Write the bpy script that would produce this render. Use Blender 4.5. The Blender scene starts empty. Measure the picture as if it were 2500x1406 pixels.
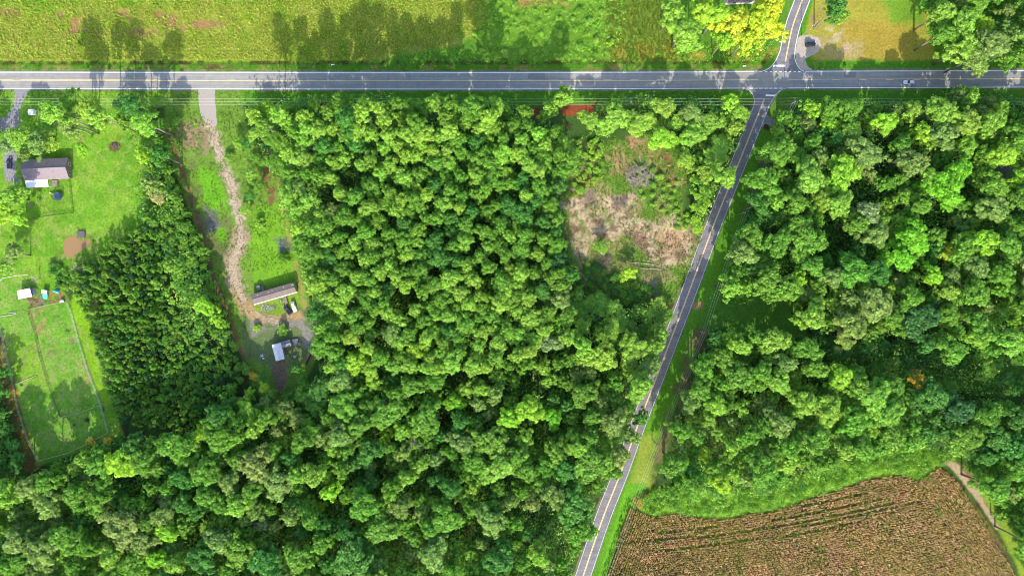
import bpy, bmesh, math, random
import numpy as np
from mathutils import Vector, Matrix
from mathutils.geometry import tessellate_polygon

# ------------------------------------------------------------------ camera, sky, sun, exposure
S, H = 5.4, 285.0                      # photo pixels per metre on the ground, flying height in metres
scn = bpy.context.scene
COL = scn.collection
cam_d = bpy.data.cameras.new('camera'); cam = bpy.data.objects.new('camera', cam_d); COL.objects.link(cam)
cam.location = (0, 0, H); cam.rotation_euler = (0, 0, 0)
cam_d.sensor_width = 36; cam_d.sensor_fit = 'HORIZONTAL'; cam_d.lens = 36 * H / (2500 / S)
cam_d.clip_start = 1; cam_d.clip_end = 9000
scn.camera = cam
SUN_EL = math.radians(30)
world = bpy.data.worlds.new('World'); scn.world = world; world.use_nodes = True
wn = world.node_tree.nodes; wl = world.node_tree.links
sky = wn.new('ShaderNodeTexSky'); sky.sky_type = 'NISHITA'; sky.sun_disc = False
sky.sun_elevation = SUN_EL; sky.sun_rotation = math.radians(180); sky.air_density = 1.0; sky.dust_density = 1.5
wn['Background'].inputs['Strength'].default_value = 0.15
wl.new(sky.outputs['Color'], wn['Background'].inputs['Color'])
sd = bpy.data.lights.new('sun', 'SUN'); sd.energy = 2.6; sd.angle = math.radians(0.5); sd.color = (1.0, 0.93, 0.80)
sun = bpy.data.objects.new('sun', sd); COL.objects.link(sun); sun.rotation_euler = (math.radians(60), 0, 0)
scn.view_settings.view_transform = 'Standard'; scn.view_settings.look = 'None'
scn.view_settings.gamma = 1.0; scn.view_settings.exposure = 1.6
try:
    scn.cycles.filter_width = 0.95; scn.cycles.max_bounces = 6; scn.cycles.diffuse_bounces = 3; scn.cycles.transmission_bounces = 4; scn.cycles.transparent_max_bounces = 6
except Exception: pass

# ------------------------------------------------------------------ helpers
RNG = np.random.default_rng(7); random.seed(7)
def P(px, py, z=0.0):
    f = (H - z) / H / S
    return Vector(((px - 1250) * f, (703 - py) * f, z))
def lin(c):
    c = np.asarray(c, float) / 255.0
    return np.where(c <= 0.04045, c / 12.92, ((c + 0.055) / 1.055) ** 2.4)
KG = 0.485                              # sunlit look of level ground -> its base colour
def gc(*rgb): return tuple(np.clip(lin(rgb) * KG, 0, 0.85))
def tag(o, label=None, cat=None, group=None, kind=None):
    if label: o['label'] = label
    if cat: o['category'] = cat
    if group: o['group'] = group
    if kind: o['kind'] = kind
    return o
def link(name, me, parent=None):
    o = bpy.data.objects.new(name, me); COL.objects.link(o)
    if parent is not None: o.parent = parent
    return o
def empty(name, loc, rz=0.0):
    o = bpy.data.objects.new(name, None); COL.objects.link(o)
    o.location = loc; o.rotation_euler = (0, 0, rz); o.empty_display_size = 0.5
    return o
def mesh_np(name, v, f, mats=(), smooth=False, fattr=None):
    """v (n,3), f (m,k) all same k"""
    me = bpy.data.meshes.new(name)
    v = np.ascontiguousarray(v, np.float32); f = np.ascontiguousarray(f, np.int32)
    m, k = f.shape
    me.vertices.add(len(v)); me.vertices.foreach_set('co', v.ravel())
    me.loops.add(m * k); me.loops.foreach_set('vertex_index', f.ravel())
    me.polygons.add(m)
    me.polygons.foreach_set('loop_start', np.arange(0, m * k, k, dtype=np.int32))
    me.polygons.foreach_set('loop_total', np.full(m, k, np.int32))
    if smooth: me.polygons.foreach_set('use_smooth', np.ones(m, bool))
    me.update(calc_edges=True)
    for x in mats: me.materials.append(x)
    return me
def vcol(me, name, rgb):
    a = me.color_attributes.new(name, 'FLOAT_COLOR', 'POINT')
    c = np.ones((len(me.vertices), 4), np.float32); c[:, :3] = rgb
    a.data.foreach_set('color', c.ravel())
class MB:
    """collects simple solids into one mesh"""
    def __init__(s): s.v = []; s.f = []; s.mi = []; s.cur = 0
    def add(s, vs, fs):
        b = len(s.v); s.v += [tuple(x) for x in vs]; s.f += [tuple(b + i for i in f) for f in fs]; s.mi += [s.cur] * len(fs)
    def box(s, c, d, rz=0.0):
        x, y, z = d[0] / 2, d[1] / 2, d[2] / 2; R = Matrix.Rotation(rz, 3, 'Z'); c = Vector(c)
        vs = [c + R @ Vector((a * x, b * y, e * z)) for e in (-1, 1) for a, b in ((-1, -1), (1, -1), (1, 1), (-1, 1))]
        s.add(vs, [(3, 2, 1, 0), (4, 5, 6, 7), (0, 1, 5, 4), (1, 2, 6, 5), (2, 3, 7, 6), (3, 0, 4, 7)])
    def tube(s, pts, rad, n=6, cap=True):
        pts = [Vector(p) for p in pts]
        rad = rad if isinstance(rad, (list, tuple)) else [rad] * len(pts)
        rings = []
        for i, p in enumerate(pts):
            d = (pts[min(i + 1, len(pts) - 1)] - pts[max(i - 1, 0)]).normalized()
            up = Vector((0, 0, 1)) if abs(d.z) < 0.9 else Vector((1, 0, 0))
            a = d.cross(up).normalized(); b = d.cross(a)
            rings.append([p + (a * math.cos(t) + b * math.sin(t)) * rad[i] for t in [2 * math.pi * k / n for k in range(n)]])
        vs = [q for r in rings for q in r]; fs = []
        for i in range(len(pts) - 1):
            for k in range(n):
                k2 = (k + 1) % n; fs.append((i * n + k, i * n + k2, (i + 1) * n + k2, (i + 1) * n + k))
        if cap:
            fs.append(tuple(range(n - 1, -1, -1))); fs.append(tuple((len(pts) - 1) * n + k for k in range(n)))
        s.add(vs, fs)
    def prism(s, poly, z0, z1):
        n = len(poly); vs = [(p[0], p[1], z0) for p in poly] + [(p[0], p[1], z1) for p in poly]
        fs = [tuple(range(n - 1, -1, -1)), tuple(range(n, 2 * n))] + [(i, (i + 1) % n, n + (i + 1) % n, n + i) for i in range(n)]
        s.add(vs, fs)
    def build(s, name, mats, parent=None, bevel=0.0, smooth=False):
        me = bpy.data.meshes.new(name); me.from_pydata(s.v, [], s.f)
        mats = mats if isinstance(mats, (list, tuple)) else [mats]
        for m in mats: me.materials.append(m)
        for p, i in zip(me.polygons, s.mi): p.material_index = i; p.use_smooth = smooth
        bm = bmesh.new(); bm.from_mesh(me); bmesh.ops.recalc_face_normals(bm, faces=bm.faces)
        if bevel > 0: bmesh.ops.bevel(bm, geom=bm.edges[:], offset=bevel, segments=1, affect='EDGES', clamp_overlap=True)
        bm.to_mesh(me); bm.free()
        return link(name, me, parent)

# ---- numpy noise and polygon tools (coordinates in photo pixels)
def vnoise(x, y, scale, seed):
    r = np.random.default_rng(seed); n = 256; g = r.random((n, n))
    x = x / scale; y = y / scale
    xi = np.floor(x).astype(int); yi = np.floor(y).astype(int); fx = x - xi; fy = y - yi
    fx = fx * fx * (3 - 2 * fx); fy = fy * fy * (3 - 2 * fy)
    a = g[xi % n, yi % n]; b = g[(xi + 1) % n, yi % n]; c = g[xi % n, (yi + 1) % n]; d = g[(xi + 1) % n, (yi + 1) % n]
    return a + (b - a) * fx + (c - a) * fy + (a - b - c + d) * fx * fy
def fbm(x, y, scale, seed, o=4):
    t = 0; w = 0; a = 1.0
    for i in range(o):
        t = t + vnoise(x, y, scale / 2 ** i, seed + i) * a; w += a; a *= 0.55
    return t / w
def sdist(x, y, poly):
    """signed distance, positive inside"""
    d = np.full(x.shape, 1e9); ins = np.zeros(x.shape, bool); n = len(poly)
    for i in range(n):
        x0, y0 = poly[i]; x1, y1 = poly[(i + 1) % n]
        ex, ey = x1 - x0, y1 - y0; L = ex * ex + ey * ey + 1e-9
        t = np.clip(((x - x0) * ex + (y - y0) * ey) / L, 0, 1)
        d = np.minimum(d, (x - x0 - t * ex) ** 2 + (y - y0 - t * ey) ** 2)
        if y0 != y1:
            c = ((y0 > y) != (y1 > y)) & (x < (x1 - x0) * (y - y0) / (y1 - y0) + x0); ins ^= c
    d = np.sqrt(d); return np.where(ins, d, -d)
def inpoly(x, y, poly): return sdist(np.atleast_1d(np.float64(x)), np.atleast_1d(np.float64(y)), poly) > 0

# ------------------------------------------------------------------ materials
def new_mat(name):
    m = bpy.data.materials.new(name); m.use_nodes = True; nt = m.node_tree
    return m, nt, nt.nodes, nt.links, nt.nodes['Principled BSDF']
def noise_node(nt, scale, detail=4, rough=0.6, vec=None):
    n = nt.nodes.new('ShaderNodeTexNoise'); n.inputs['Scale'].default_value = scale; n.inputs['Detail'].default_value = detail
    n.inputs['Roughness'].default_value = rough
    if vec: nt.links.new(vec, n.inputs['Vector'])
    return n
def objvec(nt):
    return nt.nodes.new('ShaderNodeTexCoord').outputs['Object']
def mulmap(nt, fac, lo, hi, f0=0.3, f1=0.7):
    r = nt.nodes.new('ShaderNodeMapRange'); r.inputs['From Min'].default_value = f0; r.inputs['From Max'].default_value = f1
    r.inputs['To Min'].default_value = lo; r.inputs['To Max'].default_value = hi; nt.links.new(fac, r.inputs['Value']); return r.outputs['Result']
def vmul(nt, col, fac):
    m = nt.nodes.new('ShaderNodeVectorMath'); m.operation = 'SCALE'
    nt.links.new(col, m.inputs[0]); nt.links.new(fac, m.inputs['Scale']); return m.outputs['Vector']
def plain(name, rgb, rough=0.7, var=0.12, scale=1.5, metal=0.0, spec=0.3, bump=0.0, rgb2=None):
    m, nt, N, L, b = new_mat(name)
    v = objvec(nt); n = noise_node(nt, scale, 5, 0.65, v)
    mix = N.new('ShaderNodeMix'); mix.data_type = 'RGBA'
    c = np.array(rgb); c2 = np.array(rgb2) if rgb2 is not None else c * (1 - 2 * var)
    mix.inputs['A'].default_value = (*np.clip(c2, 0, 1), 1); mix.inputs['B'].default_value = (*np.clip(c * (1 + var), 0, 1), 1)
    L.new(mulmap(nt, n.outputs['Fac'], 0, 1, 0.3, 0.7), mix.inputs['Factor']); L.new(mix.outputs['Result'], b.inputs['Base Color'])
    b.inputs['Roughness'].default_value = rough; b.inputs['Metallic'].default_value = metal; b.inputs['Specular IOR Level'].default_value = spec
    if bump:
        bp = N.new('ShaderNodeBump'); bp.inputs['Strength'].default_value = bump; L.new(n.outputs['Fac'], bp.inputs['Height']); L.new(bp.outputs['Normal'], b.inputs['Normal'])
    return m
def ribbed(name, rgb, rough=0.5, period=0.4, dirt=(0.3, 0.22, 0.15), amt=0.35, metal=0.0, axis=0, depth=0.4):
    """sheet or shingle roofing: ribs by wave bump, blotchy weathering"""
    m, nt, N, L, b = new_mat(name)
    v = objvec(nt); w = N.new('ShaderNodeTexWave'); w.bands_direction = 'XYZ'[axis]; w.inputs['Scale'].default_value = 1 / period / 3.0
    L.new(v, w.inputs['Vector']); n = noise_node(nt, 0.9, 6, 0.7, v)
    mix = N.new('ShaderNodeMix'); mix.data_type = 'RGBA'; mix.inputs['A'].default_value = (*rgb, 1); mix.inputs['B'].default_value = (*dirt, 1)
    L.new(mulmap(nt, n.outputs['Fac'], 0, amt, 0.45, 0.75), mix.inputs['Factor'])
    L.new(vmul(nt, mix.outputs['Result'], mulmap(nt, w.outputs['Fac'], 0.86, 1.04, 0, 1)), b.inputs['Base Color'])
    bp = N.new('ShaderNodeBump'); bp.inputs['Strength'].default_value = depth; bp.inputs['Distance'].default_value = 0.05
    L.new(w.outputs['Fac'], bp.inputs['Height']); L.new(bp.outputs['Normal'], b.inputs['Normal'])
    b.inputs['Roughness'].default_value = rough; b.inputs['Metallic'].default_value = metal
    return m
def leaf_mat(name, source='object', transl=0.5, vary=0.25):
    m, nt, N, L, b = new_mat(name)
    if source == 'object':
        oi = N.new('ShaderNodeObjectInfo'); base = oi.outputs['Color']
    else:
        at = N.new('ShaderNodeAttribute'); at.attribute_name = 'tint'; base = at.outputs['Color']
    va = N.new('ShaderNodeAttribute'); va.attribute_name = 'leaf'
    sep = N.new('ShaderNodeSeparateColor'); L.new(va.outputs['Color'], sep.inputs['Color'])
    c = vmul(nt, base, mulmap(nt, sep.outputs['Red'], 0.58, 1.4, 0, 1))
    # some leaves yellower / browner
    mix = N.new('ShaderNodeMix'); mix.data_type = 'RGBA'; mix.blend_type = 'MULTIPLY'; mix.inputs['B'].default_value = (1.16, 1.0, 0.84, 1)
    L.new(mulmap(nt, sep.outputs['Green'], 0, vary * 2.2, 0.5, 1.0), mix.inputs['Factor']); L.new(c, mix.inputs['A'])
    L.new(mix.outputs['Result'], b.inputs['Base Color']); b.inputs['Roughness'].default_value = 0.55; b.inputs['Specular IOR Level'].default_value = 0.25
    tr = N.new('ShaderNodeBsdfTranslucent'); L.new(mix.outputs['Result'], tr.inputs['Color'])
    ms = N.new('ShaderNodeMixShader'); ms.inputs['Fac'].default_value = transl
    L.new(b.outputs['BSDF'], ms.inputs[1]); L.new(tr.outputs['BSDF'], ms.inputs[2]); L.new(ms.outputs['Shader'], N['Material Output'].inputs['Surface'])
    return m
M_LEAF = leaf_mat('leaves'); M_LEAFV = leaf_mat('leaves_mass', 'attr')
M_BARK = plain('bark', (0.20, 0.17, 0.14), 0.9, 0.2, 3.0, bump=0.4)
M_PBARK = plain('pine_bark', (0.34, 0.29, 0.25), 0.9, 0.2, 3.0, bump=0.4)
M_WOOD = plain('weathered_wood', (0.26, 0.22, 0.18), 0.85, 0.2, 3.0)
M_DEAD = plain('dead_wood', (0.42, 0.36, 0.31), 0.9, 0.2, 4.0)
M_STEEL = plain('galvanised_steel', (0.5, 0.5, 0.5), 0.4, 0.1, 3.0, metal=0.7)
M_WIRE = plain('wire', (0.62, 0.62, 0.60), 0.5, 0.05, 1.0)
M_BLACKM = plain('black_coated_metal', (0.03, 0.035, 0.035), 0.5, 0.1, 2.0)
M_WHITE = plain('white_paint', (0.80, 0.80, 0.78), 0.5, 0.05, 1.5)
M_DARK = plain('dark_opening', (0.02, 0.02, 0.025), 0.4, 0.1, 2.0)
M_GLASS = plain('tinted_glass', (0.03, 0.035, 0.045), 0.08, 0.05, 2.0, spec=0.6)
M_TYRE = plain('tyre_rubber', (0.02, 0.02, 0.02), 0.85, 0.1, 6.0)
M_LAMP = plain('lamp_lens', (0.75, 0.73, 0.68), 0.15, 0.05, 3.0); M_RED = plain('tail_lens', (0.45, 0.02, 0.02), 0.2, 0.05, 3.0)

# ------------------------------------------------------------------ road geometry (photo px)
MAIN = [(-700, 196), (0, 196.5), (625, 197.8), (1250, 198), (1600, 196.8), (2000, 194.5), (2500, 192.8), (3200, 190)]
SIDE = [(1886, 196), (1870, 232), (1822, 352), (1783, 449), (1742, 549), (1685.5, 704), (1630, 849), (1595, 941), (1556, 1040), (1524, 1131), (1500, 1193), (1474, 1256), (1429, 1388), (1330, 1690)]
NORTH = [(1911, 196), (1916, 158), (1925, 110), (1935, 62), (1959, 0), (2030, -190)]
def resample(pts, step):
    out = [pts[0]]
    for a, b in zip(pts, pts[1:]):
        n = max(1, int(math.dist(a, b) / step))
        out += [(a[0] + (b[0] - a[0]) * k / n, a[1] + (b[1] - a[1]) * k / n) for k in range(1, n + 1)]
    return out
def smoothpts(pts, it=2):
    for _ in range(it):
        q = [pts[0]]
        for a, b in zip(pts, pts[1:]):
            q += [(a[0] * .75 + b[0] * .25, a[1] * .75 + b[1] * .25), (a[0] * .25 + b[0] * .75, a[1] * .25 + b[1] * .75)]
        pts = q + [pts[-1]]
    return pts
MAIN, SIDE, NORTH = smoothpts(MAIN), smoothpts(SIDE), smoothpts(NORTH)
def offs(pts, d):
    """offset polyline (photo px); positive = to the right of travel seen in the photo"""
    out = []
    for i, p in enumerate(pts):
        a = pts[max(i - 1, 0)]; b = pts[min(i + 1, len(pts) - 1)]
        tx, ty = b[0] - a[0], b[1] - a[1]; l = math.hypot(tx, ty) or 1
        out.append((p[0] - ty / l * d, p[1] + tx / l * d))
    return out
def yat(pts, x):
    for a, b in zip(pts, pts[1:]):
        if a[0] <= x <= b[0]: return a[1] + (b[1] - a[1]) * (x - a[0]) / (b[0] - a[0])
    return pts[-1][1]
def polyline_dist(x, y, pts):
    d = np.full(x.shape, 1e9)
    for (x0, y0), (x1, y1) in zip(pts, pts[1:]):
        ex, ey = x1 - x0, y1 - y0; L = ex * ex + ey * ey + 1e-9
        t = np.clip(((x - x0) * ex + (y - y0) * ey) / L, 0, 1)
        d = np.minimum(d, (x - x0 - t * ex) ** 2 + (y - y0 - t * ey) ** 2)
    return np.sqrt(d)
TRACK = smoothpts([(507, 300), (521, 318), (528, 350), (546, 402), (566, 452), (575, 490), (585, 530), (590, 570), (584, 605), (565, 640), (572, 690), (598, 740), (640, 775), (690, 790)])
CLEAR = [(1395, 455), (1402, 480), (1440, 470), (1470, 482), (1510, 476), (1552, 472), (1556, 530), (1600, 545), (1640, 528), (1690, 560), (1702, 592), (1672, 632), (1640, 650), (1600, 640), (1565, 612), (1535, 575), (1515, 572), (1490, 590), (1460, 578), (1440, 600), (1430, 640), (1450, 680), (1430, 690), (1408, 640), (1395, 560), (1385, 505)]
CROP = [(1538, 1240), (1560, 1250), (1600, 1262), (1650, 1252), (1720, 1265), (1770, 1268), (1830, 1252), (1880, 1250), (1940, 1228), (2010, 1205), (2060, 1190), (2120, 1168), (2200, 1158), (2240, 1175), (2290, 1140), (2310, 1150), (2350, 1190), (2400, 1260), (2450, 1330), (2480, 1400), (2500, 1480), (2520, 1700), (1390, 1700), (1440, 1560), (1482, 1406), (1515, 1300)]

# ------------------------------------------------------------------ ground sheet
def gaxis(lo, hi, step):
    a = np.arange(lo, hi + step, step); far = np.array([8, 20, 45, 90, 180, 400, 900, 2000, 4000.])
    return np.concatenate([lo - far[::-1], a, a[-1] + far])
gx = gaxis(-262, 262, 0.55); gy = gaxis(-148, 148, 0.55)
GX, GY = np.meshgrid(gx, gy, indexing='ij')
gpx = GX * S + 1250; gpy = 703 - GY * S
base = np.array(gc(110, 165, 50)); C = np.ones(GX.shape + (3,)) * base
def paint(poly, rgb, soft=6, amp=8, nscale=22, op=1.0, seed=1, break_=0.0):
    """break_>0 scatters the paint in noise patches"""
    global C
    xs = [p[0] for p in poly]; ys = [p[1] for p in poly]; pad = soft + amp + 4
    ix = np.where((gx * S + 1250 > min(xs) - pad) & (gx * S + 1250 < max(xs) + pad))[0]; iy = np.where((703 - gy * S > min(ys) - pad) & (703 - gy * S < max(ys) + pad))[0]
    if len(ix) == 0 or len(iy) == 0: return
    sl = (slice(ix[0], ix[-1] + 1), slice(iy[0], iy[-1] + 1)); x = gpx[sl]; y = gpy[sl]
    d = sdist(x, y, poly) + (fbm(x, y, nscale, seed * 17 + 3, 4) - 0.5) * 2 * amp
    a = np.clip(d / soft + 0.5, 0, 1)
    if break_ > 0:
        n = fbm(x, y, nscale, seed * 31 + 5, 5); a = a * np.clip((n - break_) * 9 + 0.5, 0, 1)
    a = (a * op)[..., None]; C[sl] = C[sl] * (1 - a) + np.array(gc(*rgb)) * a
def paint_line(pts, w, rgb, **k):
    L = offs(pts, -w); R = offs(pts, w); paint(L + R[::-1], rgb, **k)
def ell(cx, cy, rx, ry=None, n=14):
    ry = ry or rx; return [(cx + rx * math.cos(2 * math.pi * i / n), cy + ry * math.sin(2 * math.pi * i / n)) for i in range(n)]
# forest floor everywhere south of the main road, then the open places
paint([(-3000, 258), (3000, 258), (3000, 3000), (-3000, 3000)], (82, 118, 52), soft=10, amp=8)
paint([(-3000, 258), (3000, 258), (3000, 3000), (-3000, 3000)], (84, 82, 50), soft=10, amp=5, break_=0.6, seed=4)
# north field
paint([(-700, -500), (1180, -500), (1190, 60), (1100, 110), (980, 130), (900, 158), (-700, 160)], (168, 188, 62), amp=6)
paint([(-700, -60), (1180, -60), (1190, 100), (900, 150), (-700, 150)], (190, 196, 84), soft=10, amp=0, nscale=26, break_=0.5, seed=6, op=0.7)
paint([(-100, 22), (330, 25), (560, 60), (350, 90), (120, 84), (-100, 60)], (196, 146, 104), soft=14, amp=10, nscale=30, break_=0.55, seed=8)
paint([(40, -10), (130, -20), (150, 22), (60, 30)], (122, 196, 40), soft=16, amp=12, seed=9)
paint([(-700, -70), (1100, -70), (1100, 12), (-700, 18)], (140, 190, 50), soft=20, amp=10, nscale=40, break_=0.5, seed=10)
paint([(1180, -200), (1620, -200), (1640, 140), (1180, 150)], (128, 178, 56), amp=10)
paint([(1470, 30), (1640, -10), (1650, 150), (1480, 150)], (142, 172, 62), soft=30, amp=16)
paint([(1240, -10), (1400, -10), (1390, 14), (1260, 18)], (196, 160, 96), soft=8, amp=8, break_=0.45, seed=12)
paint([(1480, 100), (1900, 120), (1880, 148), (1490, 152)], (190, 178, 70), soft=12, amp=8, break_=0.5, seed=13)
paint([(-700, 154), (3200, 150), (3200, 240), (-700, 262)], (104, 164, 44), soft=5, amp=3)
paint([(-700, 150), (1880, 148), (1880, 157), (-700, 160)], (92, 98, 42), soft=4, amp=2, nscale=14, break_=0.48, seed=15)
paint([(-700, 160), (1880, 158), (1880, 172), (-700, 174)], (168, 164, 84), soft=4, amp=2, nscale=18, break_=0.6, seed=16)
paint([(470, 158), (560, 158), (580, 166), (500, 172)], (128, 100, 74), soft=5, amp=4, break_=0.42, seed=18)
# north-east lot
paint([(1950, -200), (2240, -200), (2280, 130), (2300, 150), (1990, 165), (1960, 60)], (192, 186, 72), soft=10, amp=6)
paint([(2050, 60), (2210, 40), (2220, 140), (2040, 150)], (200, 174, 72), soft=30, amp=18, nscale=40, op=0.8)
paint([(2130, -40), (2240, -40), (2260, 60), (2180, 60)], (138, 184, 56), soft=26, amp=12)
paint([(1978, -60), (2000, -60), (1965, 85), (1950, 85)], (104, 176, 40), soft=6, amp=5)
paint([(1985, 20), (2010, 10), (2005, 75), (1975, 85)], (192, 168, 110), soft=8, amp=7, break_=0.42, seed=20)
paint([(2010, 70), (2070, 60), (2050, 100), (2015, 105)], (224, 206, 160), soft=10, amp=8, break_=0.45, seed=21)
paint([(1990, 90), (2110, 100), (2110, 148), (2000, 145)], (206, 186, 116), soft=14, amp=12, break_=0.42, seed=22)
paint(ell(2066, 118, 13, 15), (222, 192, 146), soft=5, amp=5)
paint([(1985, 148), (3200, 146), (3200, 172), (2000, 174)], (100, 168, 44), soft=8, amp=4)
paint([(2325, 146), (2380, 150), (2420, 158), (2330, 160)], (150, 110, 72), soft=5, amp=4, break_=0.4, seed=23)
# red clay at the edge of the wood
for q, r in (([(1364, 260), (1480, 254), (1478, 272), (1450, 288), (1375, 284)], (176, 92, 58)), ([(1286, 264), (1320, 262), (1322, 284), (1295, 288)], (150, 84, 56)), ([(760, 250), (860, 250), (850, 282), (770, 272)], (132, 66, 52)), ([(1080, 258), (1170, 256), (1165, 272), (1090, 272)], (130, 66, 52)), ([(640, 255), (720, 252), (716, 268), (640, 270)], (128, 96, 74))):
    paint(q, r, soft=5, amp=6, nscale=18, seed=int(q[0][0]))
# left lot: lawn
LAWN = [(-40, 225), (480, 222), (470, 262), (300, 262), (345, 330), (356, 420), (352, 540), (290, 600), (200, 640), (140, 690), (165, 730), (240, 880), (300, 1060), (90, 1140), (60, 1100), (-10, 900), (-60, 700), (-60, 240)]
paint(LAWN, (132, 192, 50), soft=6, amp=4)
paint(LAWN, (156, 202, 64), soft=8, amp=3, nscale=40, break_=0.5, seed=30, op=0.8)
paint(LAWN, (114, 172, 48), soft=8, amp=3, nscale=60, break_=0.56, seed=31, op=0.6)
paint([(225, 300), (345, 320), (350, 420), (230, 400)], (170, 196, 66), soft=30, amp=20, nscale=40, break_=0.5, seed=32, op=0.7)
paint([(240, 290), (262, 288), (262, 308), (240, 310)], (176, 130, 80), soft=8, amp=5)
paint([(188, 325), (200, 325), (200, 362), (190, 362)], (178, 150, 104), soft=5, amp=3)
paint(ell(280, 357, 15, 12), (128, 100, 60), soft=4, amp=4)
PADD = [(-20, 690), (70, 690), (160, 735), (250, 990), (262, 1060), (95, 1125), (40, 960), (0, 820), (-30, 760)]
paint(PADD, (126, 190, 58), soft=4, amp=3)
paint(PADD, (146, 200, 70), soft=6, amp=2, nscale=34, break_=0.52, seed=33, op=0.7)
paint([(-10, 800), (92, 840), (130, 950), (40, 930)], (166, 204, 60), soft=22, amp=18, op=0.6)
paint([(70, 765), (108, 750), (112, 790), (100, 820), (86, 810)], (190, 158, 108), soft=8, amp=8, break_=0.4, seed=34)
paint([(180, 880), (215, 890), (240, 960), (200, 950)], (176, 176, 96), soft=14, amp=10, break_=0.45, seed=35)
paint([(65, 727), (99, 720), (112.5, 745), (75, 755)], (138, 98, 78), soft=2, amp=2)
paint([(65, 727), (99, 720), (112.5, 745), (75, 755)], (176, 140, 130), soft=2, amp=1, nscale=7, break_=0.62, seed=36)
paint([(113, 712), (150, 712), (158, 736), (116, 746)], (196, 146, 94), soft=3, amp=4, nscale=10, break_=0.45, seed=37)
for q in ((122, 860, 9, 6), (175, 832, 9, 6)): paint(ell(*q), (168, 146, 116), soft=4, amp=4, nscale=8, seed=int(q[0]))
for q in ((183, 1037, 5, 4), (214, 1025, 7, 6), (252, 997, 5, 6), (166, 807, 7, 3)): paint(ell(*q), (72, 76, 60), soft=3, amp=2, nscale=6, seed=int(q[0]))
paint([(190, 560), (240, 570), (236, 640), (150, 640), (140, 660), (120, 640)], (120, 156, 56), soft=12, amp=8, op=0.7)
paint([(-20, 820), (10, 820), (60, 1030), (95, 1150), (60, 1150), (20, 1000), (-20, 900)], (132, 112, 66), soft=8, amp=8)
paint([(20, 935), (40, 935), (62, 1040), (80, 1110), (60, 1100)], (196, 150, 56), soft=6, amp=6, nscale=16, break_=0.5, seed=38)
paint([(188, 700), (216, 760), (236, 860), (262, 980), (250, 985), (210, 870), (170, 740)], (150, 204, 40), soft=6, amp=4)
paint(LAWN, (176, 196, 96), soft=8, amp=2, nscale=15, break_=0.6, seed=81, op=.6)
paint(LAWN, (104, 160, 48), soft=8, amp=2, nscale=9, break_=0.64, seed=82, op=.4)
paint(PADD, (170, 186, 104), soft=8, amp=2, nscale=14, break_=0.6, seed=83, op=.6)
paint(PADD, (98, 156, 52), soft=8, amp=2, nscale=10, break_=0.64, seed=84, op=.4)
for sgn in (-24.5, 24.5): paint_line(offs(MAIN, sgn), 1.6, (176, 158, 122), soft=2.5, amp=1.6, nscale=16, break_=0.42, seed=85)
for sgn in (-21.5, 21.5): paint_line(offs(SIDE, sgn), 1.6, (168, 152, 116), soft=2.5, amp=1.6, nscale=16, break_=0.4, seed=86)
# track lot
paint([(405, 225), (590, 225), (600, 300), (640, 380), (700, 470), (720, 560), (740, 660), (760, 780), (775, 860), (740, 960), (650, 990), (610, 930), (560, 760), (500, 620), (450, 480), (400, 330)], (134, 174, 66), soft=8, amp=6)
paint([(420, 300), (510, 320), (560, 440), (570, 560), (560, 650), (520, 620), (470, 480)], (134, 144, 84), soft=10, amp=10, nscale=36, break_=0.46, seed=40)
paint([(480, 400), (545, 430), (560, 540), (545, 600), (500, 520)], (128, 196, 48), soft=14, amp=12, nscale=30, break_=0.42, seed=41)
paint([(425, 300), (490, 290), (520, 340), (500, 380), (440, 370)], (180, 156, 120), soft=10, amp=10, nscale=22, break_=0.46, seed=42)
paint([(500, 500), (530, 520), (535, 580), (505, 560)], (132, 132, 124), soft=8, amp=12, break_=0.46, seed=43)
paint([(620, 500), (700, 500), (730, 640), (720, 690), (620, 690), (610, 600)], (138, 196, 52), soft=10, amp=8)
paint([(640, 380), (660, 400), (676, 500), (655, 500), (640, 440)], (150, 116, 80), soft=6, amp=6, nscale=14, break_=0.4, seed=44)
paint([(665, 430), (680, 440), (735, 690), (760, 770), (745, 780), (715, 640)], (190, 176, 100), soft=9, amp=9, nscale=14, break_=.42, seed=87)
paint([(676, 580), (700, 580), (712, 615), (680, 616)], (126, 128, 134), soft=8, amp=12, nscale=14)
paint_line(smoothpts([(400, 300), (412, 330), (440, 400), (465, 480), (500, 590), (515, 660), (556, 770), (588, 850), (604, 905)]), 5.5, (164, 122, 96), soft=5, amp=5, nscale=14, break_=.38, seed=45)
paint_line(TRACK, 14, (226, 204, 174), soft=9, amp=11, nscale=13, break_=0.40, seed=52)
paint_line(TRACK[len(TRACK) // 2:], 20, (206, 180, 146), soft=12, amp=12, nscale=16, break_=0.46, seed=53)
paint([(600, 730), (760, 760), (778, 860), (700, 900), (600, 880), (590, 790)], (124, 146, 88), soft=10, amp=10, nscale=40, seed=46)
paint([(610, 770), (700, 776), (770, 780), (772, 870), (745, 850), (720, 800), (640, 806), (612, 830)], (168, 160, 150), soft=10, amp=10, nscale=30, break_=0.46, seed=47)
paint([(580, 700), (620, 745), (650, 770), (735, 762), (745, 776), (640, 792), (590, 770), (560, 700)], (214, 180, 128), soft=8, amp=8, nscale=24, break_=0.32, seed=48)
paint([(655, 885), (700, 888), (700, 950), (680, 960), (668, 920)], (158, 130, 112), soft=7, amp=7, nscale=20, seed=49)
paint([(775, 855), (800, 860), (798, 882), (775, 880)], (104, 60, 52), soft=5, amp=4)
paint(ell(680, 885, 5, 4), (190, 110, 50), soft=3, amp=2)
paint([(617, 736), (690, 732), (730, 720), (735, 745), (680, 770), (620, 762)], (150, 184, 60), soft=5, amp=4, break_=0.3, seed=50)
paint([(635, 745), (650, 740), (672, 755), (668, 764), (645, 762)], (150, 150, 118), soft=3, amp=4, nscale=8, break_=0.48, seed=51)
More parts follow.
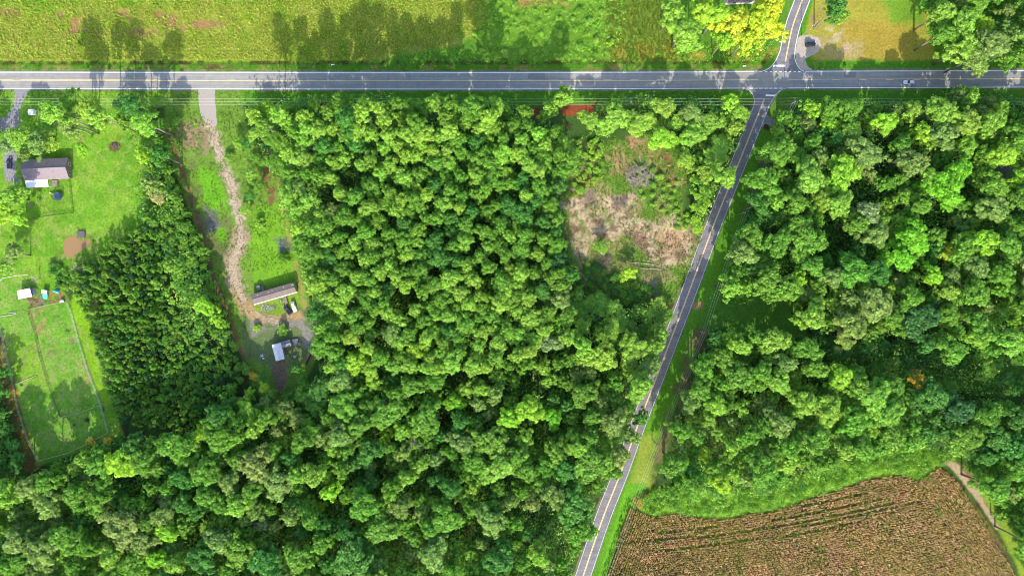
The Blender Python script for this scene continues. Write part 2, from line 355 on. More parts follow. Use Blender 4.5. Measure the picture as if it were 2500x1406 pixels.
# eastern clearing
paint([(1380, 380), (1500, 340), (1640, 350), (1680, 420), (1660, 520), (1720, 560), (1690, 660), (1640, 740), (1440, 740), (1400, 660), (1370, 520)], (124, 164, 62), soft=12, amp=10)
paint([(1380, 380), (1500, 340), (1640, 350), (1680, 420), (1660, 520), (1720, 560), (1690, 660), (1640, 740), (1440, 740), (1400, 660), (1370, 520)], (176, 168, 104), soft=12, amp=10, nscale=26, break_=0.52, seed=55)
paint(CLEAR, (224, 200, 160), soft=14, amp=18, nscale=22, seed=56)
paint(CLEAR, (132, 166, 66), soft=10, amp=2, nscale=18, break_=0.6, seed=59, op=.8)
paint(CLEAR, (150, 118, 96), soft=10, amp=3, nscale=20, break_=0.56, seed=57, op=0.8)
paint(CLEAR, (232, 208, 164), soft=10, amp=3, nscale=16, break_=0.58, seed=58, op=0.8)
paint([(1425, 465), (1455, 465), (1455, 500), (1425, 500)], (172, 152, 132), soft=8, amp=8)
paint([(1495, 480), (1530, 478), (1535, 505), (1500, 510)], (150, 132, 120), soft=8, amp=8)
paint([(1545, 560), (1575, 570), (1570, 610), (1550, 600)], (168, 138, 112), soft=6, amp=6)
paint(ell(1640, 585, 38, 34), (222, 184, 142), soft=22, amp=12)
paint([(1480, 380), (1530, 355), (1535, 330), (1580, 330), (1570, 380), (1545, 420), (1490, 430)], (198, 160, 118), soft=12, amp=12, nscale=16, break_=0.48, seed=60)
paint([(1400, 435), (1450, 430), (1460, 450), (1405, 455)], (176, 124, 84), soft=6, amp=6, break_=0.4, seed=61)
paint([(1590, 370), (1640, 380), (1650, 460), (1600, 450)], (176, 136, 96), soft=10, amp=10, nscale=20, break_=0.46, seed=62)
paint([(1530, 640), (1640, 650), (1630, 690), (1560, 690)], (164, 152, 108), soft=10, amp=8, nscale=16, break_=0.42, seed=63)
paint([(1590, 680), (1602, 680), (1604, 724), (1592, 724)], (158, 152, 138), soft=4, amp=3)
paint([(1365, 495), (1385, 495), (1390, 512), (1368, 512)], (214, 180, 168), soft=4, amp=5)
# verge of the side road, clearing strip, field edges
paint_line(offs(SIDE[8:], -44), 26, (112, 174, 46), soft=8, amp=4)
paint([(1690, 730), (1800, 700), (1960, 740), (1970, 830), (1740, 800), (1700, 790)], (112, 166, 54), soft=10, amp=8)
paint([(1700, 785), (1730, 790), (1710, 860), (1680, 960), (1640, 1060), (1600, 1180), (1575, 1180), (1610, 1060), (1660, 900)], (140, 134, 84), soft=12, amp=7, break_=0.44, seed=66)
paint([(1690, 738), (1715, 736), (1718, 752), (1692, 755)], (192, 164, 104), soft=5, amp=4)
paint([(1560, 1060), (1600, 1060), (1590, 1180), (1570, 1200), (1540, 1180)], (168, 188, 74), soft=14, amp=16, nscale=18)
paint([(1530, 1180), (1580, 1180), (1540, 1240), (1480, 1406), (1430, 1560), (1400, 1560), (1460, 1406), (1500, 1280)], (124, 194, 50), soft=5, amp=3)
paint([(1545, 1215), (1600, 1200), (1620, 1225), (1570, 1248), (1545, 1238)], (206, 176, 88), soft=6, amp=5)
paint([(1880, 240), (1940, 240), (1900, 330), (1870, 300)], (120, 160, 56), soft=5, amp=4)
paint([(1898, 305), (1926, 318), (1920, 335), (1896, 326)], (158, 108, 84), soft=5, amp=4)
paint([(1860, 380), (1905, 330), (1880, 420), (1850, 470), (1835, 470)], (116, 128, 78), soft=8, amp=6, break_=0.35, seed=67)
paint([(1590, 1190), (1800, 1200), (2250, 1080), (2330, 1120), (2250, 1170), (1760, 1275), (1560, 1250)], (146, 196, 56), soft=6, amp=8)
paint(CROP, (120, 104, 74), soft=4, amp=2)
paint(CROP, (150, 140, 62), soft=4, amp=2, nscale=60, break_=0.55, seed=70, op=0.8)
paint([(2300, 1120), (2330, 1140), (2400, 1220), (2440, 1300), (2480, 1380), (2500, 1450), (2530, 1450), (2500, 1340), (2440, 1240), (2360, 1140)], (160, 188, 62), soft=6, amp=5)
paint([(2312, 1122), (2340, 1135), (2385, 1190), (2430, 1270), (2442, 1290), (2432, 1292), (2380, 1215), (2330, 1150), (2300, 1124)], (214, 190, 152), soft=4, amp=3)
paint([(2345, 1135), (2368, 1150), (2405, 1200), (2398, 1205), (2370, 1180)], (176, 124, 96), soft=4, amp=4)
paint([(1960, 815), (2120, 830), (2440, 870), (2560, 860), (2560, 960), (2440, 965), (2280, 945), (2080, 915)], (110, 158, 62), soft=12, amp=10)
# right edge, yard of the roofed house
paint([(2420, 410), (2520, 360), (2560, 440), (2520, 520), (2460, 500)], (150, 136, 140), soft=10, amp=8)
# relief: rough ground only away from roads and buildings
rough = np.zeros(GX.shape)
for poly, w in ((CLEAR, 1.0), ([(1380, 380), (1500, 340), (1640, 350), (1680, 420), (1640, 640), (1600, 690), (1440, 720), (1380, 560)], .5), ([(-700, -500), (1560, -500), (1600, 130), (-700, 140)], .5), (CROP, .4)):
    rough = np.maximum(rough, w * np.clip(sdist(gpx, gpy, poly) / 12, 0, 1))
GZ = rough * ((fbm(gpx, gpy, 10, 91, 3) - 0.5) * 0.55 + (fbm(gpx, gpy, 46, 95, 2) - 0.5) * 0.9)
GZ = GZ - GZ.max() * 0  # level datum
nx, ny = GX.shape
idx = np.arange(nx * ny).reshape(nx, ny)
quads = np.stack([idx[:-1, :-1], idx[1:, :-1], idx[1:, 1:], idx[:-1, 1:]], -1).reshape(-1, 4)
mg, nt, N, L, b = new_mat('ground_cover')
at = N.new('ShaderNodeAttribute'); at.attribute_name = 'soil'
v = objvec(nt); n1 = noise_node(nt, 0.9, 6, 0.75, v); n2 = noise_node(nt, 0.12, 4, 0.6, v); n3 = noise_node(nt, 3.2, 3, 0.7, v)
c = vmul(nt, at.outputs['Color'], mulmap(nt, n1.outputs['Fac'], 0.62, 1.36, 0.3, 0.7))
c = vmul(nt, c, mulmap(nt, n2.outputs['Fac'], 0.86, 1.12, 0.3, 0.7)); c = vmul(nt, c, mulmap(nt, n3.outputs['Fac'], 0.84, 1.16, 0.3, 0.7))
L.new(c, b.inputs['Base Color']); b.inputs['Roughness'].default_value = 0.95; b.inputs['Specular IOR Level'].default_value = 0.1
bp = N.new('ShaderNodeBump'); bp.inputs['Strength'].default_value = 0.55; bp.inputs['Distance'].default_value = 0.35
L.new(n1.outputs['Fac'], bp.inputs['Height']); L.new(bp.outputs['Normal'], b.inputs['Normal'])
me = mesh_np('ground', np.stack([GX, GY, GZ], -1).reshape(-1, 3), quads, [mg], smooth=True)
vcol(me, 'soil', C.reshape(-1, 3)); tag(link('ground', me), kind='structure')

# ------------------------------------------------------------------ roads and markings
def asphalt(name, rgb, spread=0.14):
    m, nt, N, L, b = new_mat(name); v = objvec(nt)
    a = noise_node(nt, 0.35, 5, 0.7, v); d = noise_node(nt, 5.0, 4, 0.7, v)
    mp = N.new('ShaderNodeMapping'); mp.inputs['Scale'].default_value = (0.02, 1.1, 1); L.new(v, mp.inputs['Vector'])
    st = noise_node(nt, 1.0, 3, 0.6, mp.outputs['Vector'])
    rgbn = N.new('ShaderNodeRGB'); rgbn.outputs[0].default_value = (*rgb, 1)
    c = vmul(nt, rgbn.outputs[0], mulmap(nt, a.outputs['Fac'], 1 - spread, 1 + spread)); c = vmul(nt, c, mulmap(nt, d.outputs['Fac'], 0.92, 1.08)); c = vmul(nt, c, mulmap(nt, st.outputs['Fac'], 0.84, 1.12))
    L.new(c, b.inputs['Base Color']); b.inputs['Roughness'].default_value = 0.9; b.inputs['Specular IOR Level'].default_value = 0.2
    return m
M_ASPH = asphalt('worn_asphalt', (0.25, 0.237, 0.22)); M_ASPH2 = asphalt('darker_asphalt', (0.175, 0.165, 0.172), 0.22); M_PATCH = asphalt('asphalt_patch', (0.13, 0.125, 0.135), 0.2)
M_WLINE = plain('white_line_paint', (0.82, 0.81, 0.78), 0.6, 0.08, 2.0); M_YLINE = plain('yellow_line_paint', (0.85, 0.60, 0.26), 0.6, 0.1, 2.0)
def sheet(name, polys, mat, z, th=0.0):
    """flat polygons given in photo px"""
    vs, fs = [], []
    for poly in polys:
        pv = [P(x, y, 0) for x, y in poly]; pv = [Vector((p.x, p.y, z)) for p in pv]; b0 = len(vs); vs += pv
        fs += [tuple(b0 + i for i in t) for t in tessellate_polygon([pv])]
    me = bpy.data.meshes.new(name); me.from_pydata(vs, [], fs); me.materials.append(mat)
    bm = bmesh.new(); bm.from_mesh(me)
    for f in bm.faces:
        if f.normal.z < 0: f.normal_flip()
    bm.to_mesh(me); bm.free()
    return link(name, me)
def ragged(pts, amp, seed, step=3.0):
    q = resample(pts + [pts[0]], step)[:-1]; r = random.Random(seed); out = []
    for i, (x, y) in enumerate(q): out.append((x + r.uniform(-amp, amp), y + r.uniform(-amp, amp)))
    return out
def ribbon(a, b2): # quads between two polylines
    return [[a[i], a[i + 1], b2[i + 1], b2[i]] for i in range(len(a) - 1)]
def jit(pts, amp, seed):
    r = random.Random(seed); return [(x + r.uniform(-amp, amp), y + r.uniform(-amp, amp)) for x, y in pts]
mainf = resample(MAIN, 14)
o = sheet('main_road', ribbon(jit(offs(mainf, -22.6), .35, 1), jit(offs(mainf, 22.6), .35, 2)), M_ASPH, 0.03); tag(o, kind='structure')
def clipy(pts, y0, y1): return [p for p in pts if y0 <= p[1] <= y1]
sidef = [p for p in resample(SIDE, 12) if p[1] > 252]
sl_, sr_ = offs(sidef, 19.5), offs(sidef, -19.5)     # travel is southward: right of travel = west
SWf = [(1800, 219), (1818, 219.5), (1830, 224), (1839, 235), (1843, 248)]; SEf = [(1925, 215.5), (1910, 221), (1897, 232), (1887, 246)]
side_polys = ribbon(jit(sl_, .5, 3), jit(sr_, .5, 4)) + [[(1800, 218.4), (1818, 219.5), (1830, 224), (1839, 235), (1843, 248), sl_[0], sr_[0], (1887, 246), (1897, 232), (1910, 221), (1932, 217)]]
# one continuous sheet, west edge of road follows sl_
tag(sheet('side_road', side_polys, M_ASPH2, 0.034), kind='structure')
northf = [p for p in resample(NORTH, 10) if p[1] < 128]
nl_, nr_ = offs(northf, -19.5), offs(northf, 19.5)    # travel northward
tag(sheet('north_road', ribbon(nl_, nr_) + [[(1848, 176), (1870, 172), (1885, 163), (1893, 150), nl_[0], nr_[0], (1938, 142), (1941, 155), (1949, 168), (1962, 176)]], M_ASPH2, 0.034), kind='structure')
# lines
def line_polys(pts, w=0.75, step=10):
    q = resample(pts, step); return ribbon(offs(q, -w), offs(q, w))
wl_ = []
xr = lambda pts, a, b: [p for p in resample(pts, 10) if a <= p[0] <= b]
wl_ += line_polys(xr(offs(MAIN, -19.6), -600, 1848)); wl_ += line_polys(xr(offs(MAIN, -19.8), 1962, 3100))
wl_ += line_polys(xr(offs(MAIN, 20.2), -600, 1822)); wl_ += line_polys(xr(offs(MAIN, 20.6), 1922, 3100))
SWc = [(1822, 217.2), (1829, 220), (1836, 228), (1840.5, 238), (1842, 250), (1840, 262)]; SWl = [p for p in offs(SIDE, 17.6) if p[1] > 268]
SEc = [(1922, 215), (1908, 219.5), (1896, 229), (1886, 243), (1878, 258)]; SEl = [p for p in offs(SIDE, -17.6) if p[1] > 262]
ws_ = line_polys(smoothpts(SWc) + SWl, 0.5) + line_polys(smoothpts(SEc) + SEl, 0.5)
tag(sheet('worn_edge_lines', ws_, plain('worn_line_paint', (0.58, 0.57, 0.55), 0.7, 0.2, 1.2), 0.043), kind='structure')
NWl = [p for p in offs(NORTH, -17.4) if p[1] < 135]; NEl = [p for p in offs(NORTH, 17.4) if p[1] < 125]
wl_ += line_polys(smoothpts([(1848, 177.3), (1862, 175), (1876, 169), (1888, 158), (1896, 145)]) + NWl, 0.7)
wl_ += line_polys(smoothpts([(1962, 175), (1952, 169), (1944, 157), (1940, 142)]) + NEl, 0.7)
for k in range(8): wl_.append([(1868 + k * 11.6, 175.2), (1873.5 + k * 11.6, 175.1), (1873.5 + k * 11.6, 176.8), (1868 + k * 11.6, 176.9)])
for k in range(7): wl_.append([(1829 + k * 12, 215.3), (1838 + k * 12, 215.2), (1838 + k * 12, 217), (1829 + k * 12, 217.1)])
wl_.append([(1887.5, 159), (1917, 159), (1917, 163.4), (1886.5, 163.4)]); wl_.append([(1869.5, 231.6), (1894, 232.2), (1891.5, 236), (1869, 235.6)])
tag(sheet('white_road_lines', wl_, M_WLINE, 0.042), kind='structure')
yl = []
yl += line_polys(xr(offs(MAIN, 0.3), -600, 1858), 0.5); yl += line_polys(xr(offs(MAIN, -0.2), 1920, 3100), 0.5)
for x in np.arange(-560, 1800, 65.6):
    if 500 < x < 1620 or x < 40: yl += line_polys([(x, yat(MAIN, x) - 1.3), (x + 20, yat(MAIN, x + 20) - 1.3)], 0.45)
yl += line_polys([p for p in offs(MAIN, -1.6) if p[0] < 520 and p[0] > -600], 0.35)
for x in np.arange(1965, 3000, 66): yl += line_polys([(x, yat(MAIN, x) + 1.3), (x + 18, yat(MAIN, x + 18) + 1.3)], 0.45)
for d in (-0.9, 0.9):
    yl += line_polys([p for p in resample(offs(SIDE, d), 10) if p[1] > 236.5], 0.5); yl += line_polys([p for p in resample(offs(NORTH, d), 10) if p[1] < 159], 0.5)
tag(sheet('yellow_centre_lines', yl, M_YLINE, 0.047), kind='structure')
rc = random.Random(12); cr_ = []
for k in range(46):
    x = rc.uniform(0, 2500); y0 = yat(MAIN, x) + rc.choice((-20, 0)); L_ = rc.uniform(10, 20); q = [(x + rc.uniform(-1.6, 1.6), y0 + L_ * t / 6) for t in range(7)]; cr_ += ribbon(offs(q, -.28), offs(q, .28))
for k in range(26):
    i = rc.randrange(10, len(sidef) - 12); q = [(sidef[i + t][0] + rc.uniform(-1.4, 1.4) + (k % 3 - 1) * 9, sidef[i + t][1]) for t in range(4)]; cr_ += ribbon(offs(q, -.25), offs(q, .25))
tag(sheet('crack_seals', cr_, M_PATCH, 0.038), kind='structure')
tag(sheet('asphalt_patches', [ragged(q, .5, 40 + i) for i, q in enumerate(([(1290, 179), (1330, 179), (1330, 194), (1290, 194)], [(640, 201), (700, 201), (700, 214), (640, 214)], [(2060, 176), (2090, 176), (2090, 190), (2060, 190)], [(1730, 588), (1722, 584), (1708, 622), (1716, 626)], [(1642, 826), (1652, 830), (1636, 872), (1626, 868)]))], asphalt('patched_asphalt', (0.19, 0.18, 0.175), 0.1), 0.036), kind='structure')
# smaller surfaces
def gravel(name, a, b2, scale=2.2):
    m = plain(name, a, 0.95, 0.1, scale, bump=0.6, rgb2=b2, spec=0.1); return m
M_GRAV = gravel('pale_gravel', gc(222, 212, 202), gc(178, 166, 150)); M_SAND = gravel('sandy_track_soil', gc(238, 216, 188), gc(190, 160, 126), 0.9)
M_GRAV2 = gravel('grey_gravel', gc(196, 192, 194), gc(140, 132, 132), 1.4)
tag(sheet('gravel_driveway', [ragged([(484, 218.5), (525.5, 219), (524, 240), (528, 275), (530, 302), (522, 319), (510, 312), (490, 282), (485, 248)], 1.0, 5)], M_GRAV, 0.014), kind='structure')
tk = resample(TRACK, 4); rr = random.Random(3)
wd = [3.6 + 2.6 * math.sin(i * 0.23) + 1.2 * math.sin(i * .61) + rr.uniform(-1.5, 1.5) + (9 if 600 < p[1] < 705 else 0) * (1 - abs(p[1] - 652) / 53 if 600 < p[1] < 705 else 0) for i, p in enumerate(tk)]
La = [offs(tk, -w)[i] for i, w in enumerate(wd)]; Ra = [offs(tk, w)[i] for i, w in enumerate(wd)]
tag(sheet('sandy_track', [q for i, q in enumerate(ribbon(La, Ra)) if wd[i] > 2.2], M_SAND, 0.018), kind='structure')
tag(sheet('gravel_lane', [ragged([(35, 218.5), (76, 218.5), (60, 240), (50, 262), (46, 290), (44, 330), (38, 440), (12, 446), (9, 380), (14, 320), (-60, 316), (-60, 300), (12, 287), (31, 262), (36, 240)], .9, 6)], M_GRAV2, 0.014), kind='structure')
tag(sheet('gravel_pullout', [ragged([(1946, 96), (1956, 87), (1976, 86), (2000, 94), (2005, 112), (1998, 128), (1978, 138), (1966, 145), (1972, 162), (1984, 172), (1962, 173), (1951, 166), (1944, 152), (1942, 128)], 1.2, 7)], gravel('pullout_gravel', gc(230, 220, 206), gc(196, 176, 150), 1.2), 0.018), kind='structure')
tag(sheet('road_stub', [ragged([(1862, 292), (1872, 281), (1888, 291), (1901, 306), (1893, 314), (1870, 303), (1856, 306)], .8, 8)], M_ASPH2, 0.022), kind='structure')
mw, nt, N, L, b = new_mat('muddy_water'); b.inputs['Base Color'].default_value = (*gc(192, 152, 100), 1); b.inputs['Roughness'].default_value = 0.18
nn = noise_node(nt, 1.2, 3, 0.5, objvec(nt)); bp = N.new('ShaderNodeBump'); bp.inputs['Strength'].default_value = 0.08; L.new(nn.outputs['Fac'], bp.inputs['Height']); L.new(bp.outputs['Normal'], b.inputs['Normal'])
tag(sheet('pond', [ragged([(154, 608), (156, 590), (162, 581), (172, 577), (186, 576), (192, 580), (194, 586), (206, 586), (219, 582), (222, 590), (221, 598), (206, 607), (190, 618), (176, 628), (168, 630), (160, 627)], .4, 9)], mw, 0.016), kind='structure')

# ------------------------------------------------------------------ leafy geometry
def leaf_quads(c, nrm, size, asp, rng):
    n = len(c); nrm = nrm / (np.linalg.norm(nrm, axis=1, keepdims=True) + 1e-9)
    t = rng.normal(size=(n, 3)); t -= (t * nrm).sum(1, keepdims=True) * nrm; t /= np.linalg.norm(t, axis=1, keepdims=True) + 1e-9
    b = np.cross(nrm, t); s = np.asarray(size).reshape(-1, 1)
    v = np.stack([c - t * s, c - b * s * asp + t * s * .15, c + t * s, c + b * s * asp + t * s * .15], 1).reshape(-1, 3)
    return v, np.arange(n * 4).reshape(n, 4)
def crown_np(R, z0, z1, ncl, cr, nleaf, ls, rng, cone=0.0, lobes=0.25, flat=0.8, asp=0.6, low=0.25):
    """clump centres fill an uneven dome (or cone); leaves sit on each clump"""
    k = np.arange(ncl); th = k * 2.39996 + rng.normal(0, .35, ncl); u = (k + .5) / ncl
    prof = R * (1 - lobes + lobes * np.sin(th * 2 + rng.uniform(0, 6)) * .6 + lobes * np.sin(th * 3 + rng.uniform(0, 6)) * .6 + rng.normal(0, .06, ncl))
    rr = np.sqrt(u) * prof; q = np.clip(rr / R, 0, 1)
    dome = (1 - cone) * np.sqrt(np.clip(1 - q ** 2, 0, 1)) + cone * (1 - q)
    drop = rng.random(ncl) ** 2 * 0.45
    z = z0 + (z1 - z0) * np.clip(dome - drop, 0, 1) + rng.normal(0, .25, ncl)
    isl = rng.random(ncl) < low; z = np.where(isl, z0 + (z - z0) * rng.random(ncl) * .7, z)
    cc = np.stack([rr * np.cos(th), rr * np.sin(th), z], 1); crs = cr * rng.uniform(.55, 1.45, ncl)
    ci = np.repeat(np.arange(ncl), nleaf); m = len(ci)
    d = rng.normal(size=(m, 3)); d[:, 2] = np.where(d[:, 2] < -.4 * abs(d[:, 2]) - .3, -d[:, 2], d[:, 2]); d /= np.linalg.norm(d, axis=1, keepdims=True)
    rad = (crs[ci] * rng.uniform(.55, 1.12, m))[:, None]
    c = cc[ci] + d * rad * np.array([1, 1, flat]); nrm = d + rng.normal(0, .42, (m, 3)); nrm[:, 2] += .15
    v, f = leaf_quads(c, nrm, ls * rng.uniform(.6, 1.25, m), asp, rng)
    clv = rng.random(ncl); shade = np.clip(.5 + (clv[ci] - .5) * .45 + rng.normal(0, .2, m), 0, 1); yel = np.clip(clv[::-1][ci] * .6 + rng.random(m) * .4, 0, 1)
    return v, f, np.repeat(np.stack([shade, yel, shade * 0], 1), 4, 0)
def trunk_mb(h, r, z0, z1, R, limbs, rng, lean=0.4):
    mb = MB(); a = rng.uniform(0, 6.28); top = Vector((math.cos(a) * lean, math.sin(a) * lean, h))
    pts = [Vector((0, 0, -.1)), Vector((top.x * .2, top.y * .2, h * .35)), Vector((top.x * .7, top.y * .3, h * .7)), top]
    mb.tube(pts, [r, r * .8, r * .55, r * .15], 7)
    for i in range(limbs):
        t = rng.uniform(.5, .95); p = Vector((top.x * t, top.y * t, h * t)) if t > .7 else pts[2].lerp(pts[1], (.7 - t) / .35)
        b_ = 2.4 * i + rng.uniform(-.4, .4); q = p + Vector((math.cos(b_), math.sin(b_), .55)) * R * rng.uniform(.5, .8)
        mb.tube([p, p.lerp(q, .5) + Vector((0, 0, .3)), q], [r * .35, r * .22, r * .06], 5)
    return mb
KINDS = {}
def make_kind(kind, n, hgt, tr, R, z0, z1, ncl, cr, nleaf, ls, bark, limbs, lod, **kw):
    L_ = []
    for i in range(n):
        rng = np.random.default_rng(hash_(kind) + i); sc = rng.uniform(.93, 1.1)
        v, f, a = crown_np(R * sc, z0, z1, ncl, cr, nleaf, ls, rng, **kw)
        me = mesh_np(kind + '_crown', v, f, [M_LEAF]); vcol(me, 'leaf', a)
        vl, fl, al = crown_np(R * sc, z0, z1, lod[0], cr * 1.1, lod[1], ls * lod[2], rng, **kw)
        t = trunk_mb(hgt, tr, z0, z1, R, limbs, rng).build(kind + '_trunk', bark, None, smooth=True); tm = t.data; bpy.data.objects.remove(t)
        L_.append((me, tm, (vl, fl, al)))
    KINDS[kind] = dict(var=L_, R=R, zc=z0 + (z1 - z0) * .55, n=n)
def hash_(s): return sum(ord(c) * (i + 3) for i, c in enumerate(s))
make_kind('pine_tree', 7, 23, .24, 3.9, 18.5, 24.5, 84, .68, 42, .34, M_PBARK, 5, (56, 22, 1.35), lobes=.32, low=.25, asp=.5, flat=.75)
make_kind('broadleaf_tree', 8, 15.5, .30, 5.0, 12, 17.6, 124, .76, 44, .35, M_BARK, 7, (70, 24, 1.4), lobes=.36, low=.28)
make_kind('young_tree', 6, 6, .09, 2.0, 3.6, 7.6, 34, .42, 34, .24, M_BARK, 2, (16, 22, 1.3), cone=.35, lobes=.34, low=.3)
make_kind('bush', 4, 1.8, .07, 1.9, .4, 2.6, 20, .62, 34, .30, M_BARK, 3, (14, 20, 1.3), lobes=.3, low=.3)

PAL = dict(green=(116, 164, 58), light=(146, 188, 72), lime=(158, 202, 64), dark=(76, 122, 62), olive=(136, 166, 82), tan=(176, 184, 112), grey=(134, 162, 100), yellow=(192, 208, 62), gold=(170, 204, 64), orange=(252, 200, 84), vivid=(128, 190, 54), deep=(90, 146, 60))
KF = 1.06
def fcol(name, rng, j=.05):
    c = lin(PAL[name]) * KF * (1 + rng.normal(0, j, 3) * np.array([1, .6, .8])); return tuple(np.clip(c, .004, .8)) 
LABELC = dict(green='mid-green', light='light-green', lime='lime-green', dark='dark-green', olive='olive-green', tan='tan', grey='grey-green', yellow='yellow', gold='yellow-green', orange='orange', vivid='vivid-green', deep='deep-green')

# landmarks used to say where a tree stands
LM = [(120, 280, 'between the white hut and big lawn'), (40, 345, 'north of the grey-roofed house'), (30, 500, 'west of the fenced back yard'), (20, 640, 'at the left edge of the lawn'), (350, 300, 'in the hedge top by the main road'), (370, 420, 'beside the lawn and the sandy track'),
      (600, 420, 'beside the sandy track'), (640, 600, 'on grass north of the mobile home'), (650, 280, 'by the main road past the gravel drive'), (800, 270, 'on the red bank by the main road'), (1000, 280, 'at the central wood\'s main road edge'), (1200, 290, 'at the central wood\'s north-east roadside'),
      (1340, 260, 'beside the red clay bank'), (780, 480, 'at the central wood\'s west edge'), (760, 640, 'east of the mobile home'), (800, 800, 'east of the long shed yard'), (950, 420, 'in the north of the central wood'), (1150, 430, 'north of the central wood\'s middle'), (1340, 450, 'west of the brush pile clearing'),
      (950, 600, 'in the west half of the central wood'), (1150, 600, 'in the heart of the central wood'), (1340, 620, 'west of the sandy clearing'), (980, 780, 'south-west of the central wood\'s heart'), (1180, 800, 'south of the central wood\'s heart'), (1400, 780, 'south of the sandy clearing'), (1560, 800, 'by the side road below the clearing'),
      (820, 960, 'south of the log stack'), (1000, 980, 'in the southern wood behind the sheds'), (1200, 1000, 'in the middle of the southern wood'), (1400, 1000, 'in the southern wood near the side road'), (1530, 980, 'overhanging the side road'), (640, 1000, 'at the foot of the sandy lot'), (450, 1120, 'south of the young plantation'), (250, 1150, 'south of the paddocks'),
      (60, 1230, 'near the left edge below the paddocks'), (80, 1370, 'in the bottom left corner'), (300, 1320, 'near the bottom edge left of centre'), (520, 1250, 'in the south-west wood'), (600, 1380, 'on the bottom edge left of middle'), (760, 1180, 'in the middle of the south-west wood'), (900, 1350, 'on the bottom edge of the middle'), (1000, 1180, 'in the south-central wood'), (1180, 1330, 'on the bottom edge right of middle'), (1250, 1180, 'in the south-central wood towards the road'), (1420, 1180, 'beside the lower side road'), (1380, 1340, 'beside the side road\'s bottom end'),
      (1460, 300, 'beside the clay bank and brush clearing'), (1600, 280, 'in the corner wood by the road'), (1760, 290, 'by the road junction'), (1720, 420, 'between brush pile and side road'), (1700, 530, 'between sandy clearing and side road'), (1560, 640, 'inside the sandy clearing'),
      (1660, 60, 'on the scrub edge north of the road'), (1850, 50, 'in the yellow clump by north road'), (2040, 20, 'north of the black parked suv'), (2330, 50, 'in the north-east wood'), (2450, 100, 'in the north-east corner wood'),
      (1960, 300, 'east of the junction by the main road'), (2150, 290, 'in the east wood by the road'), (2330, 290, 'south of the moving white car'), (2460, 300, 'in the east wood near right edge'), (1950, 420, 'beside the upper side road verge'), (2100, 430, 'in the north of the east wood'), (2280, 430, 'round the east wood\'s biggest vivid tree'), (2440, 440, 'beside the dark-roofed house'),
      (1880, 560, 'on the east wood\'s power line edge'), (2050, 580, 'in the dark hollow of east wood'), (2220, 600, 'beside the two vivid green trees'), (2430, 620, 'near right edge south of dark roof'), (1850, 700, 'above the grassy gap in east wood'), (2050, 730, 'in the middle of the east wood'), (2260, 760, 'in east wood below the yellow tree'), (2430, 800, 'near the right edge of east wood'),
      (1780, 860, 'below the grassy gap by side road'), (1950, 900, 'in the south-east wood below the gap'), (2220, 940, 'beside the orange tree'), (2430, 980, 'near right edge level with orange tree'), (1720, 1020, 'at the south-east wood\'s road edge'), (1900, 1050, 'in the middle of south-east wood'), (2080, 1080, 'above the brown field'), (2280, 1080, 'above the corner of brown field'), (1690, 1150, 'at the brown field\'s top left corner'), (1880, 1170, 'on the fringe of the brown field'), (2450, 1160, 'east of the pale field track'), (2480, 1320, 'in the bottom right corner'),
      (1260, 60, 'in the scrub left of the yellow clump'), (1350, 120, 'in the roadside scrub'), (1450, 60, 'in the middle of the scrub'), (280, 640, 'at the young plantation\'s north tip'), (420, 560, 'in the plantation\'s narrow top'), (380, 720, 'in the upper young plantation'), (500, 700, 'beside the red bank of the track'), (300, 820, 'on the paddock side of the plantation'), (450, 850, 'in the middle of the plantation'), (550, 850, 'on the lower plantation\'s track side'), (330, 980, 'at the lower left of the plantation'), (470, 980, 'at the lower end of the plantation')]
LMa = np.array([(a, b) for a, b, _ in LM])
def where(px, py): return LM[int(np.argmin(((LMa - (px, py)) ** 2).sum(1)))][2]
KN = dict(pine_tree='pine', broadleaf_tree='tree', young_tree='sapling', bush='bush')
CATN = dict(pine_tree='pine tree', broadleaf_tree='tree', young_tree='young tree', bush='bush')
GRP = dict(pine_tree='tall pines', broadleaf_tree='broadleaf trees', young_tree='young plantation trees', bush='bushes')
trees = []   # (kind, px, py, rpx, colour)
def put(kind, px, py, r, col): trees.append((kind, px, py, r, col))
